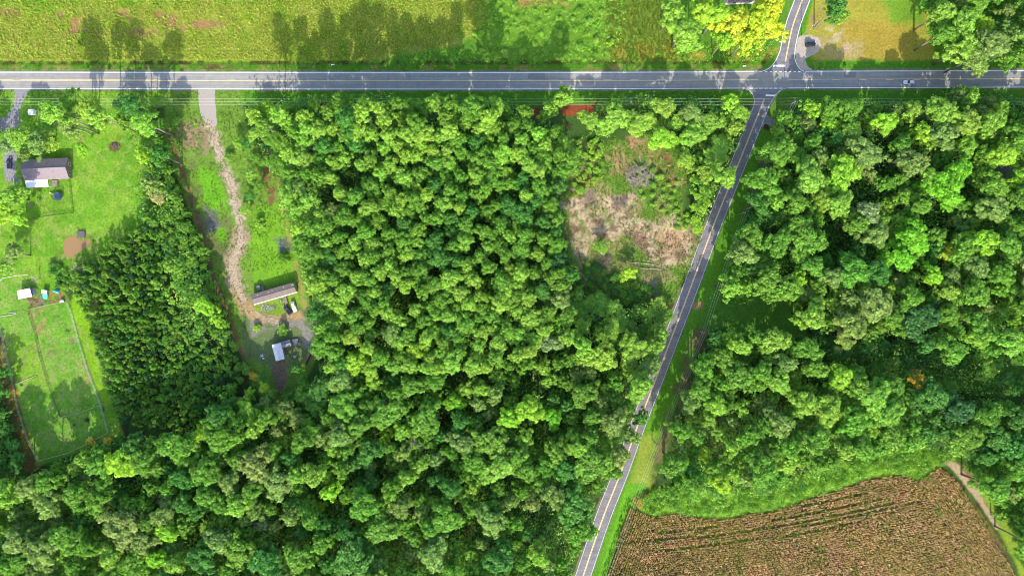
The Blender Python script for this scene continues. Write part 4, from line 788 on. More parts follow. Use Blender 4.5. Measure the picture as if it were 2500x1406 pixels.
mass_obj('crop_weeds', tufts(CROP, 1.6, 74, .8, .2, [(110, 176, 60), (130, 176, 62), (112, 150, 56)], nb=4, keep=lambda x, y, r: (~lanes(x, y, r) & (r.random(x.shape) < .9)) | (fbm(x, y, 40, 77, 4) > .66) | (np.hypot(x - 2290, (y - 1248) * .7) < 9) | ((abs(x - 2335 - (y - 1230) * .55) < 7) & (y > 1195) & (y < 1310)) | (np.hypot(x - 2355, y - 1340) < 12) | (np.hypot((x - 2268), (y - 1166)) < 17) | (np.hypot(x - 1600, (y - 1330) * .35) < 7)), 'green weed patches growing through the brown crop', 'weeds')
mass_obj('verge_grass', tufts([(1590, 1185), (1620, 1190), (1560, 1240), (1500, 1406), (1440, 1600), (1410, 1600), (1455, 1440), (1530, 1215)], 3, 75, .4, .14, [(116, 182, 44), (134, 194, 52), (96, 156, 44), (156, 186, 70)], nb=4, keep=lambda x, y, r: (polyline_dist(x, y, SIDE) > 26)), 'lush bright green grass along the field side of the road', 'grass')


# ------------------------------------------------------------------ buildings
def bld(name, label, cat, px, py, zref, rot, group=None):
    w = P(px, py, zref); return tag(empty(name, (w.x, w.y, 0), math.radians(rot)), label, cat, group)
def gable_house(root, L, W, eave, ridge, wallmat, roofmat, over=.35, wins=(), doors=(), roofname='roof', th=.12):
    """walls with gables, roof of two slopes, windows/doors as (side, along, width, z0, z1)"""
    m = MB(); x, y = L / 2, W / 2
    vs = [(-x, -y, 0), (x, -y, 0), (x, y, 0), (-x, y, 0), (-x, -y, eave), (x, -y, eave), (x, y, eave), (-x, y, eave), (-x, 0, ridge), (x, 0, ridge)]
    m.add(vs, [(0, 1, 5, 4), (2, 3, 7, 6), (1, 2, 6, 9, 5), (3, 0, 4, 8, 7), (3, 2, 1, 0), (4, 5, 9, 8), (6, 7, 8, 9)]); m.build('wall', wallmat, root)
    sl = (ridge - eave) / y; X = x + over; Y = y + over; ze = eave - sl * over + .04; zr = ridge + .04
    r = MB(); r.add([(-X, -Y, ze), (X, -Y, ze), (X, 0, zr), (-X, 0, zr), (X, Y, ze), (-X, Y, ze), (-X, -Y, ze + th), (X, -Y, ze + th), (X, 0, zr + th), (-X, 0, zr + th), (X, Y, ze + th), (-X, Y, ze + th)],
        [(0, 3, 2, 1), (3, 5, 4, 2), (6, 7, 8, 9), (9, 8, 10, 11), (0, 1, 7, 6), (5, 11, 10, 4), (1, 2, 8, 7), (2, 4, 10, 8), (0, 6, 9, 3), (3, 9, 11, 5)])
    rf = r.build(roofname, roofmat, root)
    cap = MB(); cap.tube([(-X, 0, zr + th + .01), (X, 0, zr + th + .01)], .09, 6); cap.build('ridge_cap', roofmat, rf)
    def opening(nm, side, a, w, z0, z1):
        d = {'s': (a, -y - .01, w, .05), 'n': (a, y + .01, w, .05), 'e': (x + .01, a, .05, w), 'w': (-x - .01, a, .05, w)}[side]
        f = MB(); g = MB(); zz = (z0 + z1) / 2
        ax = side in 'sn'
        for s_ in (-1, 1):
            f.box((d[0] + (s_ * w / 2 if ax else 0), d[1] + (0 if ax else s_ * w / 2), zz), ((.08 if ax else .1), (.1 if ax else .08), z1 - z0 + .16))
            f.box((d[0], d[1], z0 if s_ < 0 else z1), ((w if ax else .09), (.09 if ax else w), .08))
        g.box((d[0], d[1], zz), ((w - .06 if ax else .05), (.05 if ax else w - .06), z1 - z0 - .06))
        fr = f.build(nm, M_WHITE, root); g.build('pane' if nm == 'window' else 'door_leaf', M_GLASS if nm == 'window' else M_WOOD, fr)
    for q in wins: opening('window', *q)
    for q in doors: opening('door', *q)
    return rf
R_GREY = ribbed('grey_shingle_roof', gc(176, 160, 166), 0.9, .35, gc(140, 120, 122), .5, axis=1, depth=.3)
R_BROWN = ribbed('brown_shingle_roof', gc(168, 150, 142), 0.9, .3, gc(112, 96, 92), .6, axis=1, depth=.3)
R_WHITE = ribbed('white_metal_roof', (0.78, 0.78, 0.80), 0.45, .35, (.6, .6, .62), .3, axis=0)
R_RUST = ribbed('stained_metal_roof', (0.66, 0.65, 0.70), 0.5, .4, (.30, .28, .32), .8, axis=1)
R_DARK = ribbed('dark_metal_roof', (0.13, 0.12, 0.17), 0.6, .4, (.2, .18, .2), .4, axis=0)
R_PURP = ribbed('dark_shingle_roof', (0.14, 0.115, 0.14), 0.9, .3, (.2, .17, .18), .5, axis=1)
W_SIDING = ribbed('cream_siding', (0.55, 0.50, 0.42), 0.8, .2, (.4, .36, .3), .3, axis=2)
W_BRICK = plain('brown_brick', (0.24, 0.16, 0.13), .9, .25, 9.0); W_GREY = ribbed('grey_siding', (.42, .42, .40), .8, .2, (.3, .3, .28), .3, axis=2)
# grey-roofed house on the left lawn
h = bld('house', 'long grey-brown gabled house with a white metal back porch on the left lawn', 'house', 109, 412, 3.8, 2.6)
rf = gable_house(h, 19.2, 8.4, 2.9, 4.9, W_BRICK, R_GREY, .45, [('e', -2, 1.2, 1, 2.2), ('e', 2, 1.2, 1, 2.2), ('s', 6, 1.6, 1, 2.2), ('n', -5, 1.6, 1, 2.2), ('n', 5, 1.6, 1, 2.2)], [('s', 3.4, 1.0, .1, 2.2), ('n', 0, 1.0, .1, 2.2)])
m = MB()
for x, y in ((4.2, -1.4), (-6.2, 1.6), (1.2, 2.1)): m.tube([(x, y, 4.0), (x, y, 4.75 if abs(y) < 1.5 else 4.6)], .09, 8)
m.build('vent_pipe', M_BLACKM, rf)
m = MB(); m.add([(-9.9, -4.66, 2.72), (.3, -4.66, 2.72), (.3, -7.9, 2.35), (-9.6, -7.9, 2.35), (-9.9, -4.66, 2.78), (.3, -4.66, 2.78), (.3, -7.9, 2.41), (-9.6, -7.9, 2.41)], [(0, 1, 2, 3), (7, 6, 5, 4), (0, 4, 5, 1), (1, 5, 6, 2), (2, 6, 7, 3), (3, 7, 4, 0)])
pr = m.build('porch_roof', R_WHITE, h); m = MB()
for x in (-9.3, -6.2, -3, .1): m.box((x, -7.7, 1.18), (.12, .12, 2.36))
m.build('porch_post', M_WHITE, pr)
m = MB(); m.box((1.75, -6.1, .45), (2.7, 3.0, .12)); [m.box((x, y, .2), (.12, .12, .4)) for x in (.6, 2.9) for y in (-7.4, -4.9)]
dk = m.build('deck', M_WOOD, h); m = MB()
for x in (.45, 3.05): [m.box((x, y, .95), (.08, .08, .9)) for y in (-7.5, -6.1, -4.8)]; m.box((x, -6.15, 1.4), (.1, 2.8, .06))
m.box((1.75, -7.5, 1.4), (2.6, .1, .06)); m.build('railing', M_WOOD, dk)
w = P(117.5, 444, .6); gr = tag(empty('barbecue_grill', (w.x, w.y, .51)), 'small black grill standing on the white porch deck of the grey-roofed house', 'grill')
m = MB(); m.box((0, 0, .55), (.9, .5, .3)); m.tube([(-.45, 0, .72), (.45, 0, .72)], .26, 10); m.build('lid', M_BLACKM, gr); m = MB(); [m.box((x, y, .25), (.05, .05, .5)) for x in (-.4, .4) for y in (-.2, .2)]; m.build('leg', M_BLACKM, gr)
w = P(48, 444, .8); sh = tag(empty('pump_shed', (w.x, w.y, 0), math.radians(3)), 'small dark lean-to with a white side rail at the grey-roofed house\'s west end', 'lean-to')
m = MB(); [m.box((x, y, .9), (.1, .1, 1.8)) for x in (-1.6, 1.6) for y in (-1.3, 1.3)]; m.build('post', M_WOOD, sh); m = MB(); m.box((.1, 0, 1.85), (3.1, 2.6, .08)); m.build('roof', R_DARK, sh); m = MB(); m.box((-1.75, 0, 1.9), (.22, 3.0, .1)); m.build('trim', M_WHITE, sh)
# mobile home
h = bld('mobile_home', 'narrow brown-roofed mobile home with a cream front wall standing on the grassy lot', 'mobile home', 667.5, 716, 3.3, 16.2)
rf = gable_house(h, 19.6, 4.3, 2.9, 3.5, W_SIDING, R_BROWN, .12, [('s', -7, 1.2, 1.3, 2.3), ('s', -3, 1.2, 1.3, 2.3), ('s', 7.4, 1.2, 1.3, 2.3), ('e', 0, 1.2, 1.3, 2.3), ('n', 5, 1.2, 1.3, 2.3), ('n', -1, 1.2, 1.3, 2.3)], [('s', 3.6, .9, .7, 2.6), ('n', -5.1, .9, .7, 2.6)])
m = MB(); m.add([(-9.9, -2.28, 2.86), (9.9, -2.28, 2.86), (9.9, -2.62, 2.70), (-9.9, -2.62, 2.70), (-9.9, -2.28, 2.92), (9.9, -2.28, 2.92), (9.9, -2.62, 2.76), (-9.9, -2.62, 2.76)], [(0, 1, 2, 3), (7, 6, 5, 4), (0, 4, 5, 1), (1, 5, 6, 2), (2, 6, 7, 3), (3, 7, 4, 0)])
m.build('gutter', plain('cream_gutter', (.72, .66, .5), .6, .05), rf)
m = MB()
for x, y in ((-7, 1.3), (-2, 1.3), (-.2, 1.4), (5.2, 1.3)): m.tube([(x, y, 3.1), (x, y, 3.45)], .16, 8)
m.build('roof_vent', M_WHITE, rf)
m = MB(); m.box((9.25, 0.85, 3.38), (1.15, 1.7, .05)); m.cur = 0; m.build('roof_patch', plain('green_grey_felt', (.20, .24, .21), .9, .2), rf)
for (lx, ly, sx, sy, nm, lb) in ((-5.1, 3.6, 1.3, 2.6, 'back_steps', 'weathered wooden steps and landing behind the mobile home'), (3.4, -4.3, 1.2, 3.2, 'front_steps', 'wooden walkway and steps at the front door of the mobile home')):
    R_ = Matrix.Rotation(math.radians(16.2), 3, 'Z') @ Vector((lx, ly, 0)); t_ = tag(empty(nm, (h.location.x + R_.x, h.location.y + R_.y, 0), math.radians(16.2)), lb, 'steps')
    m = MB(); sg = -1 if ly > 0 else 1
    for k in range(9): m.box((0, (-sy / 2 + (k + .5) * sy / 9), .62 - (0 if k < 4 else (k - 3) * .1) if sg > 0 and False else .6), (sx, sy / 9 - .03, .05))
    m.build('tread', M_WOOD, t_); m = MB(); [m.box((x, y, .29), (.1, .1, .58)) for x in (-sx / 2 + .08, sx / 2 - .08) for y in (-sy / 2 + .1, sy / 2 - .1)]; m.build('post', M_WOOD, t_)
    m = MB(); [m.box((x, y, 1.0), (.07, .07, .74)) for x in (-sx / 2 + .04, sx / 2 - .04) for y in (-sy / 2 + .1, 0, sy / 2 - .1)]; [m.box((x, 0, 1.4), (.09, sy, .06)) for x in (-sx / 2 + .04, sx / 2 - .04)]; m.build('railing', M_WOOD, t_)
w = P(633, 703, .8); t_ = tag(empty('utility_shed', (w.x, w.y, 0), math.radians(16)), 'tiny black-roofed pump shed behind the mobile home beside its steps', 'shed')
m = MB(); m.box((0, 0, .7), (1.3, 1.6, 1.4)); m.build('wall', M_WOOD, t_); m = MB(); m.add([(-.8, -1, 1.42), (.8, -1, 1.42), (.8, 1, 1.62), (-.8, 1, 1.62), (-.8, -1, 1.48), (.8, -1, 1.48), (.8, 1, 1.68), (-.8, 1, 1.68)], [(3, 2, 1, 0), (4, 5, 6, 7), (0, 1, 5, 4), (1, 2, 6, 5), (2, 3, 7, 6), (3, 0, 4, 7)]); m.build('roof', R_DARK, t_)
# shed yard
h = bld('shed', 'white metal-roofed shed with dark stains standing in the shaded yard', 'shed', 678.5, 859, 3, -76)
gable_house(h, 7.3, 3.9, 2.5, 3.2, W_GREY, R_RUST, .1, [('n', 1.5, .9, 1.1, 1.9)], [('n', -1.5, 1.0, .1, 2.1)])
h = bld('shed', 'dark purple-roofed shed abutting the white one in the shaded yard', 'shed', 698, 839.5, 2.6, 15)
gable_house(h, 3.9, 2.7, 2.2, 2.7, W_GREY, R_DARK, .12, [], [('s', 0, .9, .1, 2.0)])
w = P(721, 834.5, .7); t_ = tag(empty('flatbed_trailer', (w.x, w.y, 0), math.radians(8)), 'small flatbed trailer with a grey rail parked beside the dark shed', 'trailer')
m = MB(); m.box((0, 0, .62), (2.5, 2.7, .1)); [m.box((0, y, .69), (2.4, .34, .03)) for y in np.arange(-1.1, 1.2, .44)]; m.build('bed', R_DARK, t_); m = MB(); [m.box((1.25, y, .85), (.06, .06, .5)) for y in (-1.3, 0, 1.3)]; m.box((1.25, 0, 1.1), (.08, 2.7, .06)); m.box((0, -1.4, .8), (2.5, .06, .3)); m.build('rail', M_STEEL, t_)
for x in (-.5, .5):
    for y in (-1.5, 1.5): m = MB(); m.tube([(x, y - .1, .3), (x, y + .1, .3)], .3, 12); m.build('wheel', M_TYRE, t_)
m = MB(); m.tube([(-1.2, 0, .55), (-2.3, 0, .5)], .05); m.build('drawbar', M_STEEL, t_)
# paddock shelters
h = bld('field_shelter', 'white tin-roofed field shelter at the head of the paddocks', 'shelter', 60, 716.5, 2.4, 8)
m = MB(); m.add([(-3.2, -2.1, 2.3), (3.1, -1.9, 2.3), (2.9, 2.0, 2.65), (-2.9, 1.7, 2.65), (-3.2, -2.1, 2.36), (3.1, -1.9, 2.36), (2.9, 2.0, 2.71), (-2.9, 1.7, 2.71)], [(3, 2, 1, 0), (4, 5, 6, 7), (0, 1, 5, 4), (1, 2, 6, 5), (2, 3, 7, 6), (3, 0, 4, 7)]); m.build('roof', R_WHITE, h)
for x, y in ((-2.8, -1.8), (2.8, -1.7), (2.7, 1.8), (-2.7, 1.5)): m = MB(); m.box((x, y, 1.15 if y < 0 else 1.3), (.14, .14, 2.3 if y < 0 else 2.6)); m.build('post', M_WOOD, h)
m = MB(); m.box((0, 1.6, 1.2), (5.4, .06, 2.3)); m.box((-2.75, 0, 1.1), (.06, 3.2, 2.1)); m.build('wall', M_WOOD, h)
h = bld('lean_to', 'dark cloth-covered lean-to joined to the east end of the white field shelter', 'lean-to', 80, 711.5, 1.8, 14)
m = MB(); m.add([(-.9, -1.7, 2.1), (1.0, -1.5, 1.2), (.8, 1.3, 1.1), (-.9, 1.7, 2.3), (-.9, -1.7, 2.14), (1.0, -1.5, 1.24), (.8, 1.3, 1.14), (-.9, 1.7, 2.34)], [(3, 2, 1, 0), (4, 5, 6, 7), (0, 1, 5, 4), (1, 2, 6, 5), (2, 3, 7, 6), (3, 0, 4, 7)]); m.build('cover', plain('shade_cloth', (.11, .11, .15), .8, .2), h); m = MB(); [m.box((x, y, .55), (.08, .08, 1.1)) for x in (.85,) for y in (-1.4, 1.2)]; m.build('post', M_WOOD, h)
M_TEAL = plain('turquoise_tarp', (.10, .62, .58), .5, .15, 1.5, bump=.2); M_BLUE = plain('blue_tarp', (.05, .38, .60), .5, .2, 1.5, bump=.2)
h = bld('chicken_coop', 'turquoise and white roofed coop between the two bare pens', 'coop', 108.5, 720, 1.5, -4)
m = MB(); m.box((-.1, 1.35, .8), (2.3, 1.3, 1.6)); [m.box((x, y, .55), (.08, .08, 1.1)) for x in (-.9, .9) for y in (-1.6, .5)]; m.build('wall', M_WOOD, h); m = MB(); m.box((-.1, 1.35, 1.66), (2.6, 1.6, .07)); m.build('lid', M_WHITE, h)
m = MB(); m.add([(-1, -1.8, .95), (1, -1.8, .95), (1.1, .5, 1.25), (-1.1, .5, 1.25), (0, -1.7, 1.3), (0, .45, 1.55)], [(0, 1, 4), (1, 2, 5, 4), (2, 3, 5), (3, 0, 4, 5), (3, 2, 1, 0)]); m.build('run_cover', M_TEAL, h)
h = bld('tarp_shelter', 'bright blue tarp shelter at the back of the grassy bare pen', 'shelter', 137, 711, 1, -12)
m = MB(); m.add([(-1.3, -.6, .8), (1.2, -1.0, .8), (1.3, .6, .8), (-1.2, .7, .8), (-1.2, 0, 1.35), (1.2, -.1, 1.35)], [(0, 1, 5, 4), (2, 3, 4, 5), (1, 2, 5), (3, 0, 4), (3, 2, 1, 0)]); m.build('cover', M_BLUE, h); m = MB(); [m.box((x, y, .4), (.07, .07, .8)) for x in (-1.1, 1.1) for y in (-.5, .5)]; m.build('post', M_WOOD, h)
h = bld('kennel', 'small pale kennel in the east corner of the pens', 'kennel', 151.5, 735, .8, 15); gable_house(h, 1.5, 1.1, .8, 1.1, M_WOOD, M_WHITE, .08, [], [])
# roofs at the picture edges
h = bld('house', 'dark purple-roofed house under the trees at the right edge of the picture', 'house', 2536, 474, 3.4, 4); gable_house(h, 24, 8.6, 2.9, 4.8, W_BRICK, R_PURP, .4, [('w', -2, 1.2, 1, 2.2), ('s', -8, 1.6, 1, 2.2), ('s', -3, 1.6, 1, 2.2)], [('s', 0, 1, .1, 2.2)])
h = bld('house', 'grey-purple roofed house cut by the top edge behind the yellow trees', 'house', 1812, -22, 3.4, 3); gable_house(h, 14, 9, 2.9, 4.6, W_SIDING, R_GREY, .4, [('s', -3, 1.6, 1, 2.2), ('s', 4, 1.6, 1, 2.2)], [('s', 0, 1, .1, 2.2)])
h = bld('utility_box', 'white square hut beside the gravel lane in the top left yard', 'hut', 76, 273.5, 1.6, 2); gable_house(h, 2.2, 2.2, 1.6, 1.8, M_WHITE, M_WHITE, .1, [], [('s', 0, .7, .1, 1.4)])

# ------------------------------------------------------------------ yard things
w = P(140.5, 479, 1.2); t_ = tag(empty('trampoline', (w.x, w.y, 0)), 'round trampoline with dark blue mat and net on the fenced back lawn', 'trampoline')
n = 24; Rt = 1.95; ring = [(Rt * math.cos(2 * math.pi * k / n), Rt * math.sin(2 * math.pi * k / n)) for k in range(n)]
m = MB(); m.prism([(x * .84, y * .84) for x, y in ring], .82, .85); m.build('mat', plain('blue_black_mat', (.035, .07, .14), .8, .15), t_)
m = MB(); o_ = [(x, y, .86) for x, y in ring] + [(x * .84, y * .84, .87) for x, y in ring] + [(x, y, .80) for x, y in ring] + [(x * .84, y * .84, .80) for x, y in ring]
m.add(o_, [(k, (k + 1) % n, n + (k + 1) % n, n + k) for k in range(n)] + [(2 * n + k, 3 * n + k, 3 * n + (k + 1) % n, 2 * n + (k + 1) % n) for k in range(n)] + [(k, 2 * n + k, 2 * n + (k + 1) % n, (k + 1) % n) for k in range(n)]); m.build('edge_pad', plain('blue_pad', (.05, .16, .26), .6, .1), t_)
for k in range(0, n, 4): m = MB(); m.tube([(ring[k][0], ring[k][1], 0), (ring[k][0], ring[k][1], .8)], .035); m.build('leg', M_STEEL, t_); m = MB(); m.tube([(ring[k][0] * 1.01, ring[k][1] * 1.01, .86), (ring[k][0] * 1.01, ring[k][1] * 1.01, 2.6)], .035); m.build('net_pole', M_BLACKM, t_)
m = MB()
for z in np.arange(.95, 2.65, .11): m.tube([(x, y, z) for x, y in ring + ring[:1]], .014, 3, cap=False)
for k in range(0, 48): a = 2 * math.pi * k / 48; m.tube([(Rt * math.cos(a), Rt * math.sin(a), .9), (Rt * math.cos(a), Rt * math.sin(a), 2.6)], .012, 3, cap=False)
m.build('net', M_BLACKM, t_)
w = P(125.5, 473.5, .6); t_ = tag(empty('slide', (w.x, w.y, 0), math.radians(-27)), 'pale yellow plastic slide next to the blue trampoline', 'slide')
m = MB(); v0 = [(-1.5, .12), (-1.0, .14), (.9, 1.15), (1.3, 1.2)]
vs = []; fs = []
for x, z in v0: vs += [(x, -.32, z + .12), (x, -.27, z), (x, .27, z), (x, .32, z + .12), (x, .32, z - .05), (x, -.32, z - .05)]
for i in range(3):
    for k in range(6): fs.append((i * 6 + k, i * 6 + (k + 1) % 6, (i + 1) * 6 + (k + 1) % 6, (i + 1) * 6 + k))
fs += [(5, 4, 3, 2, 1, 0), (18, 19, 20, 21, 22, 23)]; m.add(vs, fs); m.build('chute', plain('pale_yellow_plastic', (.75, .68, .36), .4, .05), t_)
m = MB(); [m.tube([(1.5, y, 0), (1.25, y, 1.7)], .04) for y in (-.28, .28)]; [m.tube([(1.47 - z * .14, -.28, z), (1.47 - z * .14, .28, z)], .025) for z in (.3, .6, .9)]; m.build('ladder', M_STEEL, t_)
w = P(96, 491, 1); t_ = tag(empty('swing_set', (w.x, w.y, 0), math.radians(78)), 'thin dark A-frame swing set on the fenced lawn under the tree edge', 'swing set')
m = MB(); [m.tube([(x, y, 0), (x, 0, 2.1)], .05) for x in (-1.9, 1.9) for y in (-1.0, 1.0)]; m.tube([(-2, 0, 2.1), (2, 0, 2.1)], .055); m.build('frame', M_BLACKM, t_)
for x in (-.9, .9): m = MB(); m.box((x, 0, .5), (.45, .18, .04)); sw = m.build('swing_seat', M_TYRE, t_); m = MB(); [m.tube([(x + d, 0, .5), (x + d * .9, 0, 2.08)], .012, 4) for d in (-.2, .2)]; m.build('chain', M_STEEL, sw)
w = P(198.5, 572.5, .5); t_ = tag(empty('dock', (w.x, w.y, 0), math.radians(2)), 'square dark wooden dock standing at the north bank of the muddy pond', 'dock')
m = MB(); [m.box((x, 0, .62), (.3, 3.0, .05)) for x in np.arange(-1.5, 1.6, .34)]; m.build('deck', plain('purple_grey_boards', (.13, .115, .13), .8, .2), t_); m = MB(); [m.box((x, y, .5), (.14, .14, 1.0)) for x in (-1.6, 1.6) for y in (-1.4, 1.4)]; m.build('post', M_BLACKM, t_); m = MB(); [m.box((x, 0, 1.05), (.08, 3, .06)) for x in (-1.6, 1.6)]; m.box((0, 1.45, 1.05), (3.3, .08, .06)); m.build('rail', M_BLACKM, t_)

# ---- fences: posts, rails and thin wires
def fence(label, pts, hgt_, post_mat, rail_mat, rails, step=2.6, rr_=.03, pr_=.06, slats=None, group='yard and paddock fences'):
    pw = [P(x, y, 0) for x, y in pts]; w0 = pw[0]; t_ = tag(empty('fence', w0), label, 'fence', group)
    pw = [p - w0 for p in pw]; q = [pw[0]]
    for a, b_ in zip(pw, pw[1:]):
        k = max(1, round((b_ - a).length / step)); q += [a.lerp(b_, i / k) for i in range(1, k + 1)]
    me = None
    for i, p in enumerate(q[:100]):
        if me is None: m = MB(); m.tube([(0, 0, 0), (0, 0, hgt_ + .08)], pr_, 6); o_ = m.build('post', post_mat, t_); me = o_.data
        else: o_ = link('post', me, t_)
        o_.location = p
    m = MB()
    for z in rails: m.tube([(p.x, p.y, z) for p in q], rr_, 4)
    if slats:
        for a, b_ in zip(q, q[1:]):
            k = int((b_ - a).length / slats)
            for i in range(k): c_ = a.lerp(b_, (i + .5) / k); m.box((c_.x, c_.y, hgt_ * .52), (.05, .05, hgt_ * .95))
    m.build('rail', rail_mat, t_)
fence('black picket fence round the back lawn of the grey-roofed house', [(171.5, 432), (180, 520), (120, 527), (66, 536)], 1.35, M_BLACKM, M_BLACKM, (.3, .75, 1.2), 2.4, .022, .05, slats=.5)
fence('wire fence along the east side of the long paddock', [(164, 737), (176, 765), (196, 840), (216, 905), (248, 988), (266, 1056)], 1.25, M_WOOD, M_WIRE, (.3, .6, .9, 1.2), 3)
fence('dark wire fence down the middle between the two paddocks', [(70, 757), (86, 805), (100, 870), (116, 925), (134, 975), (151, 1018)], 1.25, M_WOOD, M_BLACKM, (.3, .6, .9, 1.2), 2, .04)
fence('short wire cross fence closing the far end of the long paddock', [(151, 1018), (200, 1005), (248, 988)], 1.2, M_WOOD, M_WIRE, (.3, .6, .9, 1.15), 3)
fence('pale rail fence along the south side of the bare pens', [(71, 756.5), (100, 749), (130, 742), (164, 737)], 1.25, M_WOOD, M_WOOD, (.4, .8, 1.2), 2.2, .05)
fence('wire fence on the overgrown west side of the paddocks', [(2, 800), (26, 900), (45, 995), (70, 1075), (96, 1124)], 1.2, M_WOOD, M_WIRE, (.3, .7, 1.15), 3.2)
fence('thin wire fence across the shaded bottom of the paddocks', [(96, 1124), (170, 1104), (266, 1056)], 1.2, M_WOOD, M_WIRE, (.3, .7, 1.15), 3.2)
fence('curved wire fence north of the white field shelter', [(0, 688), (10, 679), (45, 673), (72, 671)], 1.2, M_WOOD, M_WIRE, (.3, .7, 1.15), 2.6)
fence('low wire divider between the red-brown pen and the coop', [(99, 720), (106, 733), (113, 746)], 1.2, M_WOOD, M_WIRE, (.3, .7, 1.15), 1.8)
def board(label, x0, y0, x1, y1, wd_=.35, mat=M_WHITE, z=.25, nm='board'):
    mat = M_DEAD
    a, b_ = P(x0, y0, z), P(x1, y1, z); c_ = (a + b_) / 2; t_ = empty(nm, (c_.x, c_.y, 0), math.atan2(b_.y - a.y, b_.x - a.x)); tag(t_, label, 'board', 'white boards lying about the paddocks')
    Lb = (b_ - a).length; m = MB(); m.box((0, 0, z), (Lb, wd_, .06)); m.build('plank', mat, t_, bevel=.01); m = MB(); [m.box((x, 0, z / 2 - .02), (.12, wd_, z - .02)) for x in (-Lb * .35, 0, Lb * .35)]; m.build('block', M_WOOD, t_)
board('long white pole lying slantwise across the lower left paddock', 37, 938, 88, 917, .2); board('short white board lying above another near the left edge', 21, 763.8, 40, 762.8, .4); board('white board running off the left edge of the picture by the top paddock', -6, 774, 40, 766, .35)

# ------------------------------------------------------------------ vehicles
def car(name, label, px, py, heading, paint_rgb, L=4.7, W=1.85, Hc=1.45, suv=False, pickup=False, metal=.3, cat='car'):
    w = P(px, py, .9); t_ = tag(empty(name, (w.x, w.y, .05), math.radians(heading)), label, cat)
    pm = plain(name + '_paint', paint_rgb, .3, .04, 1.0, metal=metal, spec=.5); x = L / 2; y = W / 2
    secs = [(-x, .82, .32, .66), (-x * .93, .95, .24, .86), (-x * .55, 1, .22, .95 if not pickup else .98), (0, 1, .2, .96), (x * .5, 1, .2, .93), (x * .86, .95, .24, .80), (x, .78, .32, .62)]
    m = MB(); vs = []; fs = []
    for sx, wy, z0, z1 in secs:
        yy = y * wy; vs += [(sx, -yy * .92, z0), (sx, -yy, z0 + .2), (sx, -yy * .97, z1 - .08), (sx, -yy * .86, z1), (sx, yy * .86, z1), (sx, yy * .97, z1 - .08), (sx, yy, z0 + .2), (sx, yy * .92, z0)]
    for i in range(len(secs) - 1):
        for k in range(8): fs.append((i * 8 + k, i * 8 + (k + 1) % 8, (i + 1) * 8 + (k + 1) % 8, (i + 1) * 8 + k))
    fs += [tuple(range(7, -1, -1)), tuple((len(secs) - 1) * 8 + k for k in range(8))]; m.add(vs, fs); m.build('body', pm, t_, smooth=False, bevel=.02)
    # greenhouse: glass cabin with painted roof
    xb, xf = (-x * .92, x * .32) if suv else ((-x * .02, x * .5) if pickup else (-x * .72, x * .34)); rb, rf_ = (xb + .25, xf - .75) if not pickup else (xb + .15, xf - .55)
    zb = .93; zt = Hc; m = MB(); m.add([(xb, -y * .84, zb), (xf, -y * .84, zb), (xf, y * .84, zb), (xb, y * .84, zb), (rb, -y * .68, zt - .05), (rf_, -y * .68, zt - .05), (rf_, y * .68, zt - .05), (rb, y * .68, zt - .05)], [(3, 2, 1, 0), (4, 5, 6, 7), (0, 1, 5, 4), (1, 2, 6, 5), (2, 3, 7, 6), (3, 0, 4, 7)]); m.build('window_glass', M_GLASS, t_)
    m = MB(); m.prism([(rb - .03, -y * .69), (rf_ + .03, -y * .69), (rf_ + .03, y * .69), (rb - .03, y * .69)], zt - .045, zt + .02)
    for sx_, tx in ((xb, rb), (xf, rf_)): [m.tube([(sx_, s_ * y * .85, zb), (tx, s_ * y * .69, zt - .03)], .035, 4) for s_ in (-1, 1)]
    m.build('roof', pm, t_, bevel=.015)
    if pickup: m = MB(); m.box((-x * .48, 0, .99), (x * .82, W * .74, .05)); m.build('cargo_bed', M_DARK, t_)
    for s_ in (-1, 1):
        for wx in (-x * .6, x * .62):
            m = MB(); m.tube([(wx, s_ * (y - .2), .32), (wx, s_ * (y + .01), .32)], .32, 14); wh = m.build('wheel', M_TYRE, t_); m = MB(); m.tube([(wx, s_ * (y + .0), .32), (wx, s_ * (y + .025), .32)], .19, 10); m.build('rim', M_STEEL, wh)
        m = MB(); m.box((x * .955, s_ * y * .62, .66), (.16, .36, .14)); m.build('headlight', M_LAMP, t_); m = MB(); m.box((-x * .965, s_ * y * .68, .72), (.12, .3, .14)); m.build('tail_light', M_RED, t_); m = MB(); m.box((x * .24, s_ * (y + .1), 1.0), (.16, .2, .13)); m.build('mirror', pm, t_)
    return t_
t_ = car('sedan', 'white sedan driving along the right part of the main road', 2220, 201, 179, (.80, .80, .82), 4.9, 1.85, 1.45); t_.location.z = .05
car('suv', 'black suv parked on the pale gravel pull-out by the north road', 1979.5, 108, 6, (.02, .025, .04), 4.8, 1.95, 1.72, suv=True, cat='suv')
car('sedan', 'white car with dark windows parked nearest the mobile home lawn', 717, 748, -74, (.82, .82, .82), 4.8, 1.85, 1.45)
car('pickup_truck', 'dark pickup with a pale tailgate parked left of the white car', 701.5, 756, 124, (.06, .065, .09), 5.2, 1.9, 1.6, pickup=True, cat='pickup')
car('pickup_truck', 'dark blue pickup parked on the gravel lane west of the grey-roofed house', 21.5, 399, 88, (.05, .08, .15), 5.3, 1.95, 1.75, pickup=True, cat='pickup')

